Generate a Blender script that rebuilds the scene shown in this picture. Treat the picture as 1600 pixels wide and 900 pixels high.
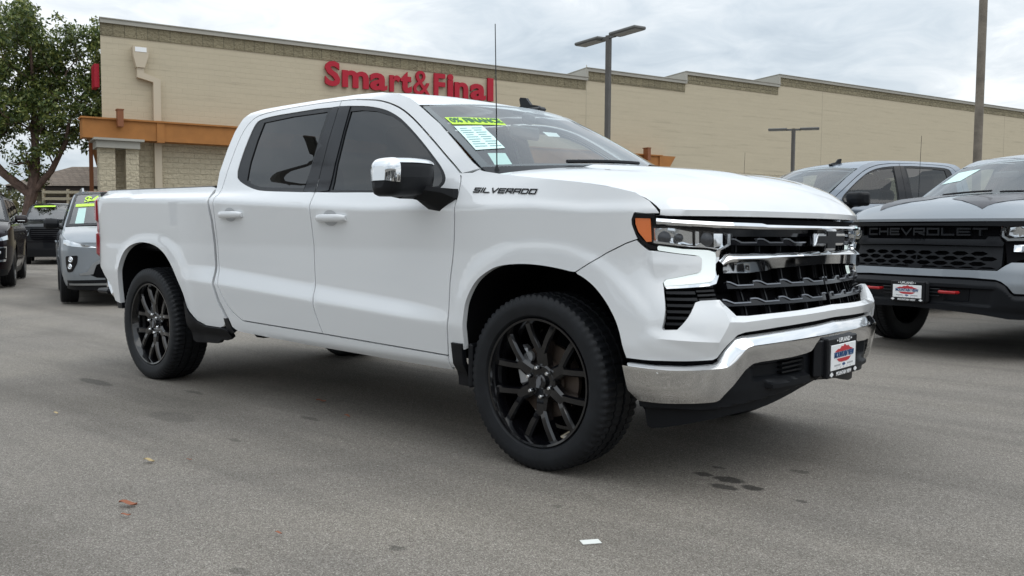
import bpy, math, random
import numpy as np
from mathutils import Vector, Matrix
from mathutils.geometry import delaunay_2d_cdt
random.seed(7); RNG = np.random.default_rng(11)
PI = math.pi; R = math.radians
for o in list(bpy.data.objects): bpy.data.objects.remove(o)
SC = bpy.context.scene
COL = SC.collection

# ------------------------------------------------------------------ camera
CAMP = Vector((2.6569, -4.1530, 1.1174)); YAW, PITCH, ROLL = 2.2962, -.0634, .0065
def cam_axes():
    f = Vector((math.cos(PITCH)*math.cos(YAW), math.cos(PITCH)*math.sin(YAW), math.sin(PITCH)))
    r = Vector((math.sin(YAW), -math.cos(YAW), 0)); u = r.cross(f)
    r2 = r*math.cos(ROLL)+u*math.sin(ROLL); u2 = -r*math.sin(ROLL)+u*math.cos(ROLL)
    return r2, u2, f
_r, _u, _f = cam_axes()
cd = bpy.data.cameras.new('camera'); cam = bpy.data.objects.new('camera', cd); COL.objects.link(cam)
M4 = Matrix((( _r.x, _u.x, -_f.x, CAMP.x), (_r.y, _u.y, -_f.y, CAMP.y), (_r.z, _u.z, -_f.z, CAMP.z), (0,0,0,1)))
cam.matrix_world = M4
cd.sensor_width = 36; cd.lens = 1396.58*36/1600; cd.clip_start = .05; cd.clip_end = 3000
SC.camera = cam

# ------------------------------------------------------------------ world: overcast sky
SUN_EL, SUN_AZ = R(58), R(20)      # azimuth measured from +X
W = bpy.data.worlds.new('World'); SC.world = W; W.use_nodes = True
nt = W.node_tree; nt.nodes.clear()
def N(nt, t, **k):
    n = nt.nodes.new(t)
    for a, b in k.items(): setattr(n, a, b)
    return n
def ramp(nt, stops, interp='LINEAR'):
    n = nt.nodes.new('ShaderNodeValToRGB'); cr = n.color_ramp; cr.interpolation = interp
    while len(cr.elements) < len(stops): cr.elements.new(.5)
    for e, (p, c) in zip(cr.elements, stops):
        e.position = p; e.color = (c if len(c) == 4 else (*c, 1)) if hasattr(c, '__len__') else (c, c, c, 1)
    return n
L = nt.links.new
sky = N(nt, 'ShaderNodeTexSky', sky_type='NISHITA', sun_disc=False, sun_elevation=SUN_EL, sun_rotation=PI/2-SUN_AZ, air_density=1.4, dust_density=3.0)
tc = N(nt, 'ShaderNodeTexCoord'); sep = N(nt, 'ShaderNodeSeparateXYZ'); L(tc.outputs['Generated'], sep.inputs[0])
# project the direction onto a cloud deck
def mth(nt, op, a, b=None, clamp=False):
    n = N(nt, 'ShaderNodeMath', operation=op, use_clamp=clamp)
    for i, v in enumerate((a, b)):
        if v is None: continue
        if isinstance(v, (int, float)): n.inputs[i].default_value = v
        else: nt.links.new(v, n.inputs[i])
    return n.outputs[0]
zz = mth(nt, 'ADD', mth(nt, 'MAXIMUM', sep.outputs[2], 0.0), .16)
cx = mth(nt, 'DIVIDE', sep.outputs[0], zz); cy = mth(nt, 'DIVIDE', sep.outputs[1], zz)
cmb = N(nt, 'ShaderNodeCombineXYZ'); L(cx, cmb.inputs[0]); L(cy, cmb.inputs[1])
n1 = N(nt, 'ShaderNodeTexNoise'); n1.inputs['Scale'].default_value = .62; n1.inputs['Detail'].default_value = 6; n1.inputs['Roughness'].default_value = .52; n1.inputs['Distortion'].default_value = .5
L(cmb.outputs[0], n1.inputs['Vector'])
n1b = N(nt, 'ShaderNodeTexNoise'); n1b.inputs['Scale'].default_value = 4.2; n1b.inputs['Detail'].default_value = 6; n1b.inputs['Roughness'].default_value = .6; n1b.inputs['Distortion'].default_value = .8; L(cmb.outputs[0], n1b.inputs['Vector'])
cr = ramp(nt, [(.36, (.41,.475,.54)), (.45, (.53,.59,.645)), (.52, (.64,.685,.725)), (.59, (.80,.83,.855)), (.68, (.94,.95,.96))])
L(mth(nt, 'ADD', mth(nt, 'MULTIPLY', n1.outputs[0], .74), mth(nt, 'MULTIPLY', n1b.outputs[0], .26)), cr.inputs[0])
zen = ramp(nt, [(0, .90), (.10, .90), (.28, .95), (.40, 1.16), (.55, 1.26), (.8, 1.5), (1, 1.75)]); L(sep.outputs[2], zen.inputs[0])
mul = N(nt, 'ShaderNodeVectorMath', operation='MULTIPLY'); L(cr.outputs[0], mul.inputs[0]); L(zen.outputs[0], mul.inputs[1])
sc10 = N(nt, 'ShaderNodeVectorMath', operation='SCALE'); L(mul.outputs[0], sc10.inputs[0]); sc10.inputs['Scale'].default_value = 10.0
mx = N(nt, 'ShaderNodeMix', data_type='RGBA'); mx.inputs[0].default_value = .93
L(sky.outputs[0], mx.inputs[6]); L(sc10.outputs[0], mx.inputs[7])
bg = N(nt, 'ShaderNodeBackground'); bg.inputs[1].default_value = .1; L(mx.outputs[2], bg.inputs[0])
wo = N(nt, 'ShaderNodeOutputWorld'); L(bg.outputs[0], wo.inputs[0])
sd = bpy.data.lights.new('sun', 'SUN'); sd.energy = .5; sd.angle = R(50); sd.color = (1, .96, .9)
so = bpy.data.objects.new('sun', sd); COL.objects.link(so)
so.rotation_euler = Vector((math.cos(SUN_AZ)*math.cos(SUN_EL), math.sin(SUN_AZ)*math.cos(SUN_EL), math.sin(SUN_EL))).to_track_quat('Z', 'Y').to_euler()
so.location = (0, 0, 30)
vs = SC.view_settings; vs.view_transform = 'Standard'; vs.look = 'None'; vs.exposure = .56; vs.gamma = 1; vs.use_curve_mapping = False
SC.render.engine = 'CYCLES'

# ------------------------------------------------------------------ materials
def pmat(name, col, rough=.5, metal=0, coat=0, coat_r=.03, emis=None, es=0, spec=.5, bump=None, noise=None):
    m = bpy.data.materials.new(name); m.use_nodes = True; nt = m.node_tree; b = nt.nodes['Principled BSDF']
    b.inputs['Base Color'].default_value = (*col, 1); b.inputs['Roughness'].default_value = rough; b.inputs['Metallic'].default_value = metal
    b.inputs['Coat Weight'].default_value = coat; b.inputs['Coat Roughness'].default_value = coat_r; b.inputs['Coat IOR'].default_value = 1.75 if coat == 1 else 1.5; b.inputs['Specular IOR Level'].default_value = spec
    if emis: b.inputs['Emission Color'].default_value = (*emis, 1); b.inputs['Emission Strength'].default_value = es
    if noise:   # (scale, amount): faint unevenness of tone
        tc = N(nt, 'ShaderNodeTexCoord'); n = N(nt, 'ShaderNodeTexNoise'); n.inputs['Scale'].default_value = noise[0]; n.inputs['Detail'].default_value = 5
        nt.links.new(tc.outputs['Object'], n.inputs['Vector'])
        a = noise[1]; r = ramp(nt, [(.3, tuple(c*(1-a) for c in col)), (.7, tuple(min(1, c*(1+a)) for c in col))])
        nt.links.new(n.outputs[0], r.inputs[0]); nt.links.new(r.outputs[0], b.inputs['Base Color'])
    if bump:    # (scale, distance)
        tc = N(nt, 'ShaderNodeTexCoord'); n = N(nt, 'ShaderNodeTexNoise'); n.inputs['Scale'].default_value = bump[0]; n.inputs['Detail'].default_value = 4
        nt.links.new(tc.outputs['Object'], n.inputs['Vector'])
        bp = N(nt, 'ShaderNodeBump'); bp.inputs['Distance'].default_value = bump[1]; bp.inputs['Strength'].default_value = 1
        nt.links.new(n.outputs[0], bp.inputs['Height']); nt.links.new(bp.outputs[0], b.inputs['Normal'])
    return m
def glassmat(name, tint, refl=1.0, rough=0.0, ior=1.5):
    m = bpy.data.materials.new(name); m.use_nodes = True; nt = m.node_tree; nt.nodes.clear()
    t = N(nt, 'ShaderNodeBsdfTransparent'); t.inputs[0].default_value = (*tint, 1)
    g = N(nt, 'ShaderNodeBsdfGlossy'); g.inputs['Roughness'].default_value = rough; g.inputs[0].default_value = (refl, refl, refl, 1)
    fr = N(nt, 'ShaderNodeFresnel'); fr.inputs[0].default_value = ior
    ge = N(nt, 'ShaderNodeNewGeometry'); mp = mth(nt, 'MULTIPLY', fr.outputs[0], mth(nt, 'SUBTRACT', 1.0, ge.outputs['Backfacing']))
    mx = N(nt, 'ShaderNodeMixShader'); nt.links.new(mp, mx.inputs[0]); nt.links.new(t.outputs[0], mx.inputs[1]); nt.links.new(g.outputs[0], mx.inputs[2])
    o = N(nt, 'ShaderNodeOutputMaterial'); nt.links.new(mx.outputs[0], o.inputs[0]); return m
M = dict(
    white=pmat('white_paint', (.735,.75,.76), .38, 0, 1, .015),
    silver=pmat('silver_paint', (.26,.285,.31), .42, .35, .8, .03),
    steelblue=pmat('blue_grey_paint', (.20,.235,.28), .42, .35, .8, .03),
    sterling=pmat('grey_silver_paint', (.25,.275,.30), .40, .4, .9, .03),
    maroon=pmat('dark_paint', (.007,.003,.005), .12, .0, .0, .02, spec=.32),
    blackpaint=pmat('black_paint', (.005,.006,.008), .3, 0, .45, .02, spec=.25),
    white2=pmat('white_paint_far', (.78,.79,.8), .4, 0, 1, .03),
    chrome=pmat('chrome', (.78,.79,.80), .04, 1),
    satin=pmat('satin_metal', (.42,.44,.46), .28, .9), louver=pmat('louver_satin', (.20,.21,.23), .3, .7),
    blackgloss=pmat('gloss_black', (.006,.006,.008), .12, 0, .0, .03, spec=.35),
    blackwheel=pmat('gloss_black_wheel', (.003,.003,.004), .14, 0, .7, .03, spec=.35),
    plastic=pmat('black_plastic', (.0065,.0072,.009), .45, spec=.24, bump=(900, .0003)),
    darkplastic=pmat('bumper_plastic', (.007,.008,.010), .5, spec=.18), trim=pmat('black_trim', (.006,.007,.009), .35, spec=.3),
    matte=pmat('dark_void', (.004,.004,.005), .9, spec=.1),
    rubber=pmat('tyre_rubber', (.008,.009,.011), .55, spec=.30, bump=(160, .0005), noise=(14, .25)),
    disc=pmat('brake_disc', (.11,.085,.07), .45, .7), caliper=pmat('caliper_metal', (.45,.46,.47), .45, .8),
    amber=pmat('amber_lens', (.75,.17,.03), .25, 0, 1, .02), red=pmat('red_lens', (.30,.008,.015), .15, 0, 1, .02),
    hookred=pmat('red_hook_paint', (.36,.012,.014), .35),
    led=pmat('running_light', (.75,.80,.80), .3, emis=(.90,1,.97), es=.22),
    reflector=pmat('lamp_reflector', (.80,.82,.84), .14, 1),
    lampdark=pmat('lamp_bezel', (.05,.053,.06), .25, .3),
    seat=pmat('seat_fabric', (.035,.037,.042), .7), cabin=pmat('cabin_plastic', (.03,.031,.035), .6),
    greysteel=pmat('underbody_steel', (.03,.03,.032), .6),
    decal=pmat('charcoal_decal', (.035,.03,.034), .38, 0, .3),
    lime=pmat('lime_sticker', (.55,.85,.08), .6, emis=(.55,.85,.08), es=0), limetext=pmat('sticker_ink', (.05,.16,.08), .6),
    paper=pmat('window_sheet', (.66,.86,.82), .6), ink=pmat('sheet_ink', (.25,.42,.42), .6), 
    platewhite=pmat('plate_white', (.85,.86,.86), .35), platered=pmat('plate_red', (.50,.03,.04), .4), plateblue=pmat('plate_blue', (.02,.08,.22), .4), plategrey=pmat('plate_grey', (.45,.46,.47), .5),
)
M['wglass'] = glassmat('windshield_glass', (.74,.82,.80), ior=2.05); M['dglass'] = glassmat('dark_tinted_glass', (.05,.053,.058), 1.0, ior=1.6); M['cglass'] = glassmat('clear_lens', (.93,.94,.95)); M['mglass'] = glassmat('side_window_glass', (.42,.46,.45))

# ------------------------------------------------------------------ mesh helpers
def link(name, me, parent=None):
    o = bpy.data.objects.new(name, me); COL.objects.link(o)
    if parent: o.parent = parent
    return o
def tag(o, label=None, cat=None, group=None, kind=None):
    if label: o['label'] = label
    if cat: o['category'] = cat
    if group: o['group'] = group
    if kind: o['kind'] = kind
    return o
def thing(name, label, cat, loc=(0,0,0), rz=0, group=None):
    o = bpy.data.objects.new(name, None); COL.objects.link(o); o.location = loc; o.rotation_euler = (0, 0, rz)
    o.empty_display_size = .2
    return tag(o, label, cat, group)
def kids(o): return [c for c in bpy.data.objects if c.parent == o]
class MB:
    def __init__(s): s.v = []; s.f = []; s.m = []
    def add(s, v, f, m=0):
        k = len(s.v); s.v += [tuple(p) for p in v]; s.f += [tuple(i+k for i in q) for q in f]; s.m += [m]*len(f); return s
    def mirror(s):       # add the y-mirrored copy of everything so far
        k = len(s.v); s.v += [(x, -y, z) for x, y, z in s.v]; s.f += [tuple(i+k for i in reversed(q)) for q in list(s.f)]; s.m += list(s.m); return s
    def box(s, c, d, m=0, rot=None, taper=None):
        v = [Vector((sx*d[0]/2, sy*d[1]/2, sz*d[2]/2)) for sx in (-1,1) for sy in (-1,1) for sz in (-1,1)]
        if taper: v = [Vector((p.x*(taper[0] if p.z > 0 else 1), p.y*(taper[1] if p.z > 0 else 1), p.z)) for p in v]
        if rot is not None: v = [rot @ p for p in v]
        v = [p+Vector(c) for p in v]
        return s.add(v, [(0,1,3,2),(4,6,7,5),(0,4,5,1),(2,3,7,6),(0,2,6,4),(1,5,7,3)], m)
    def bbox(s, c, d, bev=.01, m=0, rot=None):   # box with chamfered edges
        hx, hy, hz = d[0]/2, d[1]/2, d[2]/2; b = min(bev, hx*.9, hy*.9, hz*.9); pts = []; idx = {}
        for sx in (-1,1):
            for sy in (-1,1):
                for sz in (-1,1):
                    for a in range(3):
                        p = [sx*hx, sy*hy, sz*hz]
                        for k in range(3):
                            if k != a: p[k] -= (sx,sy,sz)[k]*b
                        idx[(sx,sy,sz,a)] = len(pts); pts.append(Vector(p))
        F = []
        for a in range(3):
            o1, o2 = [k for k in range(3) if k != a]
            for sg in (-1,1):
                q = []
                for s1, s2 in ((-1,-1),(1,-1),(1,1),(-1,1)):
                    t = [0,0,0]; t[a] = sg; t[o1] = s1; t[o2] = s2; q.append(idx[(*t, a)])
                F.append(q)
            for s1 in (-1,1):
                for s2 in (-1,1):
                    q = []
                    for sg, ax in ((-1,o1),(1,o1),(1,o2),(-1,o2)):
                        t = [0,0,0]; t[a] = sg; t[o1] = s1; t[o2] = s2; q.append(idx[(*t, ax)])
                    F.append(q)
        for sx in (-1,1):
            for sy in (-1,1):
                for sz in (-1,1): F.append([idx[(sx,sy,sz,a)] for a in range(3)])
        # orient outward
        G = []
        for q in F:
            n = (pts[q[1]]-pts[q[0]]).cross(pts[q[2]]-pts[q[0]]); cc = sum((pts[i] for i in q), Vector())/len(q)
            G.append(q if n.dot(cc) > 0 else q[::-1])
        if rot is not None: pts = [rot @ p for p in pts]
        return s.add([p+Vector(c) for p in pts], G, m)
    def tube(s, pts, rad, seg=8, m=0, cap=True):
        pts = [Vector(p) for p in pts]; rad = rad if hasattr(rad, '__len__') else [rad]*len(pts)
        k = len(s.v); up = Vector((0,0,1)); V = []; ref = None
        for i, p in enumerate(pts):
            d = (pts[min(i+1, len(pts)-1)]-pts[max(i-1, 0)]).normalized()
            if ref is None: ref = d.orthogonal().normalized()
            a = (ref - d*ref.dot(d)).normalized(); ref = a; b = d.cross(a)
            V += [p+(a*math.cos(t)+b*math.sin(t))*rad[i] for t in [2*PI*j/seg for j in range(seg)]]
        F = [(i*seg+j, i*seg+(j+1) % seg, (i+1)*seg+(j+1) % seg, (i+1)*seg+j) for i in range(len(pts)-1) for j in range(seg)]
        if cap: F += [tuple(reversed(range(seg))), tuple(range((len(pts)-1)*seg, len(pts)*seg))]
        return s.add(V, F, m)
    def lathe(s, prof, seg=48, m=0, axis='y', c=(0,0,0), fn=None):   # prof: (offset along axis, radius)
        V = []
        for j in range(seg):
            t = 2*PI*j/seg
            for i, (h, r) in enumerate(prof):
                if fn: r = fn(i, j, h, r)
                a, b = r*math.cos(t), r*math.sin(t)
                V.append({'y': (a+c[0], h+c[1], b+c[2]), 'z': (a+c[0], b+c[1], h+c[2]), 'x': (h+c[0], a+c[1], b+c[2])}[axis])
        n = len(prof); F = []
        for j in range(seg):
            j2 = (j+1) % seg
            for i in range(n-1):
                q = (j*n+i, j*n+i+1, j2*n+i+1, j2*n+i); F.append(q)
        return s.add(V, F, m)
    def prism(s, poly, h0, h1, axis='z', m=0):      # poly 2D extruded along axis
        n = len(poly); mp = {'z': lambda a, b, h: (a, b, h), 'y': lambda a, b, h: (a, h, b), 'x': lambda a, b, h: (h, a, b)}[axis]
        V = [mp(a, b, h0) for a, b in poly]+[mp(a, b, h1) for a, b in poly]
        F = [tuple(range(n))[::-1], tuple(range(n, 2*n))]+[(i, (i+1) % n, n+(i+1) % n, n+i) for i in range(n)]
        return s.add(V, F, m)
    def grid(s, P, m=0, flip=False):          # P[i][j]
        a, b = len(P), len(P[0]); V = [p for row in P for p in row]
        F = [(i*b+j, (i+1)*b+j, (i+1)*b+j+1, i*b+j+1) for i in range(a-1) for j in range(b-1)]
        if flip: F = [q[::-1] for q in F]
        return s.add(V, F, m)
    def build(s, name, mats, parent=None, smooth=True, ang=34, fix=False):
        me = bpy.data.meshes.new(name); me.from_pydata(s.v, [], s.f)
        mats = mats if isinstance(mats, (list, tuple)) else [mats]
        for m in mats: me.materials.append(M[m] if isinstance(m, str) else m)
        me.polygons.foreach_set('material_index', s.m)
        if fix:
            import bmesh
            bm = bmesh.new(); bm.from_mesh(me); bmesh.ops.recalc_face_normals(bm, faces=bm.faces); bm.to_mesh(me); bm.free()
        if smooth:
            me.polygons.foreach_set('use_smooth', [True]*len(s.f)); me.set_sharp_from_angle(angle=R(ang))
        me.update(); return link(name, me, parent)
    def xform(s, mat, start=0):
        for i in range(start, len(s.v)): s.v[i] = tuple(mat @ Vector(s.v[i]))
        return s
def rotz(a): return Matrix.Rotation(a, 3, 'Z')
def inpoly(P, poly):
    x, y = P[:,0], P[:,1]; r = np.zeros(len(P), bool); n = len(poly); j = n-1
    for i in range(n):
        xi, yi = poly[i]; xj, yj = poly[j]
        if yi != yj:
            c = ((yi > y) != (yj > y)) & (x < (xj-xi)*(y-yi)/(yj-yi)+xi); r ^= c
        j = i
    return r
def area(p): return .5*sum(p[i][0]*p[(i+1) % len(p)][1]-p[(i+1) % len(p)][0]*p[i][1] for i in range(len(p)))
def inset(poly, d):
    if area(poly) < 0: poly = poly[::-1]
    n = len(poly); o = []
    for i in range(n):
        p, q, r = Vector(poly[i-1]), Vector(poly[i]), Vector(poly[(i+1) % n])
        a = (q-p).normalized(); b = (r-q).normalized(); na = Vector((-a.y, a.x)); nb = Vector((-b.y, b.x)); m = na+nb
        if m.length < 1e-4: m = na
        m.normalize(); k = d/max(.45, m.dot(na)); o.append(tuple(q+m*k))
    return o
def rounded(poly, r, n=4):       # round polygon corners
    o = []; N_ = len(poly)
    for i in range(N_):
        p, q, s_ = Vector(poly[i-1]), Vector(poly[i]), Vector(poly[(i+1) % N_])
        a = p-q; b = s_-q; k = min(r, a.length*.45, b.length*.45); a.normalize(); b.normalize()
        if a.dot(b) < -.97: o.append(tuple(q)); continue
        s0, s1 = q+a*k, q+b*k
        for t in range(n+1):
            t /= n; o.append(tuple(s0*(1-t)**2+q*2*t*(1-t)+s1*t*t))
    return o
def dens(poly, g):
    o = []
    for i in range(len(poly)):
        p, q = poly[i], poly[(i+1) % len(poly)]; n = max(1, int(math.hypot(q[0]-p[0], q[1]-p[1])/g+.5))
        o += [(p[0]+(q[0]-p[0])*k/n, p[1]+(q[1]-p[1])*k/n) for k in range(n)]
    return o
def panel(mb, poly, surf, off=0, thick=.02, gu=.04, gz=.02, holes=(), m=0, offf=None, side=-1, back=False, lines=()):
    """a shell cut to an outline on a body surface: front skin plus a rim turned in by `thick`"""
    if area(poly) < 0: poly = poly[::-1]
    g = max(gu, gz)
    loops = [dens(poly, g)]+[dens(h if area(h) < 0 else h[::-1], g) for h in holes]
    pts = []; edges = []
    for lp in loops:
        k = len(pts); pts += lp; edges += [(k+i, k+(i+1) % len(lp)) for i in range(len(lp))]
    for ln in lines:
        k = len(pts); q = []
        for a, b in zip(ln, ln[1:]):
            n = max(1, int(math.hypot(b[0]-a[0], b[1]-a[1])/g+.5)); q += [(a[0]+(b[0]-a[0])*i/n, a[1]+(b[1]-a[1])*i/n) for i in range(n)]
        q.append(ln[-1]); pts += q; edges += [(k+i, k+i+1) for i in range(len(q)-1)]
    A = np.array(poly); x0, z0 = A.min(0); x1, z1 = A.max(0)
    gx, gy = np.meshgrid(np.arange(math.floor(x0/gu)*gu, x1, gu), np.arange(math.floor(z0/gz)*gz, z1, gz)); Q = np.stack([gx.ravel(), gy.ravel()], 1)
    ok = inpoly(Q, poly)
    for h in holes: ok &= ~inpoly(Q, h)
    Q = Q[ok]
    if len(Q):
        B = np.array(pts); d = np.full(len(Q), 9.)
        for b in B: d = np.minimum(d, np.hypot((Q[:,0]-b[0])/gu, (Q[:,1]-b[1])/gz))
        Q = Q[d > .45]
    allp = [Vector(p) for p in pts]+[Vector(q) for q in Q]
    V, E_, F, ov, _, _ = delaunay_2d_cdt(allp, edges, [], 0, 1e-7)
    C = np.array([[(V[a].x+V[b].x+V[c].x)/3, (V[a].y+V[b].y+V[c].y)/3] for a, b, c in F]); ok = inpoly(C, poly)
    for h in holes: ok &= ~inpoly(C, h)
    e = 2e-3
    def sp(u, z, o): 
        p = np.array(surf(u, z)); a = np.array(surf(u+e, z))-np.array(surf(u-e, z)); b = np.array(surf(u, z+e))-np.array(surf(u, z-e))
        n = np.cross(a, b); n /= np.linalg.norm(n)+1e-12
        if n[1]*0 + n @ np.array([p[0]+1.9, p[1], 0]) < 0 and abs(p[1]) > .2: n = -n
        elif abs(p[1]) <= .2 and n[0] < 0: n = -n
        return p+n*o, n
    vs = []; ns = []
    for v in V:
        o = off+(offf(v.x, v.y) if offf else 0)
        p, n = sp(v.x, v.y, o); vs.append(tuple(p)); ns.append(n)
    fs = [tuple(f) for f, k in zip(F, ok) if k]
    # orient by normal
    out = []
    for f in fs:
        a, b, c = (np.array(vs[i]) for i in f)
        out.append(f if np.cross(b-a, c-a) @ ns[f[0]] > 0 else f[::-1])
    if thick:
        cnt = {}
        for f in out:
            for i in range(3):
                ed = (f[i], f[(i+1) % 3]); cnt[ed] = 1
        bd = [ed for ed in cnt if (ed[1], ed[0]) not in cnt]; mp = {}
        k = len(vs)
        for a, b in bd:
            for i in (a, b):
                if i not in mp: mp[i] = len(vs); vs.append(tuple(np.array(vs[i])-ns[i]*thick))
        out += [(b, a, mp[a], mp[b]) for a, b in bd]
        if back:
            k2 = len(vs); n0 = len(V)
            for i in range(n0): vs.append(tuple(np.array(vs[i])-ns[i]*thick))
            out += [tuple(k2+i for i in reversed(f)) for f in out if len(f) == 3 and max(f) < n0]
    use = sorted({i for f in out for i in f}); rm_ = {i: k for k, i in enumerate(use)}; vs = [vs[i] for i in use]; out = [tuple(rm_[i] for i in f) for f in out]
    if side > 0: vs = [(x, -y, z) for x, y, z in vs]; out = [f[::-1] for f in out]
    mb.add(vs, out, m)
    return mb
_tc = {}
def text_tris(body, size=1, bold=0, shear=0, sx=1, align='CENTER', spacing=1, res=3):
    """flat triangulated text in the xy plane"""
    key = (body, size, bold, shear, sx, align, spacing)
    if key in _tc: return _tc[key]
    c = bpy.data.curves.new('t', 'FONT'); c.body = body; c.size = size; c.offset = bold; c.shear = shear; c.align_x = align; c.space_character = spacing; c.resolution_u = res; c.fill_mode = 'FRONT'
    o = bpy.data.objects.new('t', c); COL.objects.link(o); dg = bpy.context.evaluated_depsgraph_get(); ev = o.evaluated_get(dg); me = ev.to_mesh()
    me.calc_loop_triangles()
    V = [(v.co.x*sx, v.co.y) for v in me.vertices]; F = [tuple(t.vertices) for t in me.loop_triangles]
    ev.to_mesh_clear(); bpy.data.objects.remove(o); bpy.data.curves.remove(c)
    _tc[key] = (V, F); return V, F
def text_solid(mb, body, fn, depth=.01, m=0, **k):
    """text mapped through fn(x, y, h) -> 3D point, with side walls"""
    V, F = text_tris(body, **k)
    # merge duplicate verts
    mp = {}; vv = []; ix = []
    for p in V:
        q = (round(p[0], 5), round(p[1], 5))
        if q not in mp: mp[q] = len(vv); vv.append(p)
        ix.append(mp[q])
    F = [tuple(ix[i] for i in f) for f in F]; F = [f for f in F if len(set(f)) == 3]
    F = [f if ((vv[f[1]][0]-vv[f[0]][0])*(vv[f[2]][1]-vv[f[0]][1])-(vv[f[1]][1]-vv[f[0]][1])*(vv[f[2]][0]-vv[f[0]][0])) > 0 else f[::-1] for f in F]
    n = len(vv); P = [fn(x, y, depth) for x, y in vv]+[fn(x, y, 0) for x, y in vv]
    ed = {(f[i], f[(i+1) % 3]) for f in F for i in range(3)}
    S_ = [(b, a, n+a, n+b) for a, b in ed if (b, a) not in ed]
    # tell handedness
    a, b, c = (Vector(P[i]) for i in F[0]); h = Vector(P[F[0][0]])-Vector(P[n+F[0][0]])
    if (b-a).cross(c-a).dot(h) < 0: F = [f[::-1] for f in F]; S_ = [f[::-1] for f in S_]
    mb.add(P, F+S_, m); return mb
def strip(mb, surf, u0, u1, zt, zb, prof, n=60, m=0, side=-1, sym=False):
    """a moulding swept along the body between two height curves; prof: (fraction from top, offset) or a function of u"""
    e = 2e-3; P = []
    for i in range(n+1):
        u = u0+(u1-u0)*i/n; a, b = zt(u), zb(u); row = []
        q0, q1 = surf(u-e, (a+b)/2), surf(u+e, (a+b)/2); t = Vector((q1[0]-q0[0], q1[1]-q0[1], 0)).normalized(); nn = Vector((-t.y, t.x, 0)); pm = surf(u, (a+b)/2)
        if nn.x*(pm[0]+1.9)+nn.y*pm[1] < 0: nn = -nn
        for f, o in (prof(u) if callable(prof) else prof):
            z = a+(b-a)*f; p = surf(u, z); row.append((p[0]+nn.x*o, p[1]+nn.y*o, p[2]))
        P.append(row)
    if side > 0: P = [[(x, -y, z) for x, y, z in r] for r in P]
    k = len(mb.v); mb.grid(P, m, flip=(side > 0)); return mb
GLYPH = {
 'S': [[(1,1),(0,1),(0,.5),(1,.5),(1,0),(0,0)]], 'I': [[(.5,0),(.5,1)]], 'L': [[(0,1),(0,0),(1,0)]], 'V': [[(0,1),(.5,0),(1,1)]],
 'E': [[(1,1),(0,1),(0,0),(1,0)],[('h',.5),(.92,.5)]], 'R': [[(0,0),(0,1),(1,1),(1,.46),('h',.46)],[(.45,'m'),(1,0)]], 'A': [[(0,0),(0,1),(1,1),(1,0)],[('h',.42),('g',.42)]],
 'D': [[(0,0),(0,1),(.85,1),(1,.8),(1,.2),(.85,0),'c']], 'O': [[(0,0),(0,1),(1,1),(1,0),'c']], 'C': [[(1,1),(0,1),(0,0),(1,0)]], 'H': [[(0,0),(0,1)],[(1,0),(1,1)],[('h',.5),('g',.5)]], 'T': [[(0,1),(1,1)],[(.5,'k'),(.5,0)]] }
def block_text(mb, word, fn, w, h, gap, th, depth, shear=0, m=0):
    """squared block capitals built from mitred strokes; fn(x, y, height) -> point"""
    tot = sum((w*.20 if c == 'I' else w) for c in word)+gap*(len(word)-1); x0 = -tot/2; k2 = th/2
    for c in word:
        cw = w*.20 if c == 'I' else w; W_, H_ = cw-th, h-th
        for st in GLYPH[c]:
            closed = st[-1] == 'c'; pts = []
            for p in (st[:-1] if closed else st):
                px, py = p
                X = {'h': k2, 'g': W_-k2}.get(px) if isinstance(px, str) else px*W_
                Y = {'m': .46*H_-k2, 'k': H_-k2}.get(py) if isinstance(py, str) else py*H_
                pts.append(Vector((X+k2, Y+k2)))
            if not closed:
                if st[0][0] != 'h' and st[0][1] not in ('m', 'k'): pts[0] = pts[0]+(pts[0]-pts[1]).normalized()*k2
                if st[-1][0] not in ('h', 'g'): pts[-1] = pts[-1]+(pts[-1]-pts[-2]).normalized()*k2
            n = len(pts); A, B = [], []
            for i in range(n):
                a = (pts[i]-pts[i-1]).normalized() if (i or closed) else None; b_ = (pts[(i+1) % n]-pts[i]).normalized() if (i < n-1 or closed) else None
                a = a or b_; b_ = b_ or a; na = Vector((-a.y, a.x)); nb = Vector((-b_.y, b_.x)); mm = (na+nb); mm = mm.normalized() if mm.length > 1e-5 else na; k = k2/max(.35, mm.dot(na)); A.append(pts[i]+mm*k); B.append(pts[i]-mm*k)
            V = [fn(x0+p.x+shear*p.y, p.y-h/2, hh) for hh in (depth, 0) for p in A+B]; F = []
            rng_ = range(n if closed else n-1)
            for i in rng_:
                j = (i+1) % n; F += [(i, j, n+j, n+i), (i, 2*n+i, 2*n+j, j), (n+i, n+j, 3*n+j, 3*n+i)]
            if not closed: F += [(0, n, 3*n, 2*n), (n-1, 3*n-1, 4*n-1, 2*n-1)]
            mb.add(V, F, m)
        x0 += cw+gap
    return mb
def copy_tree(o, parent=None):
    c = o.copy(); COL.objects.link(c)
    if parent: c.parent = parent
    for ch in kids(o): copy_tree(ch, c)
    return c
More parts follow.
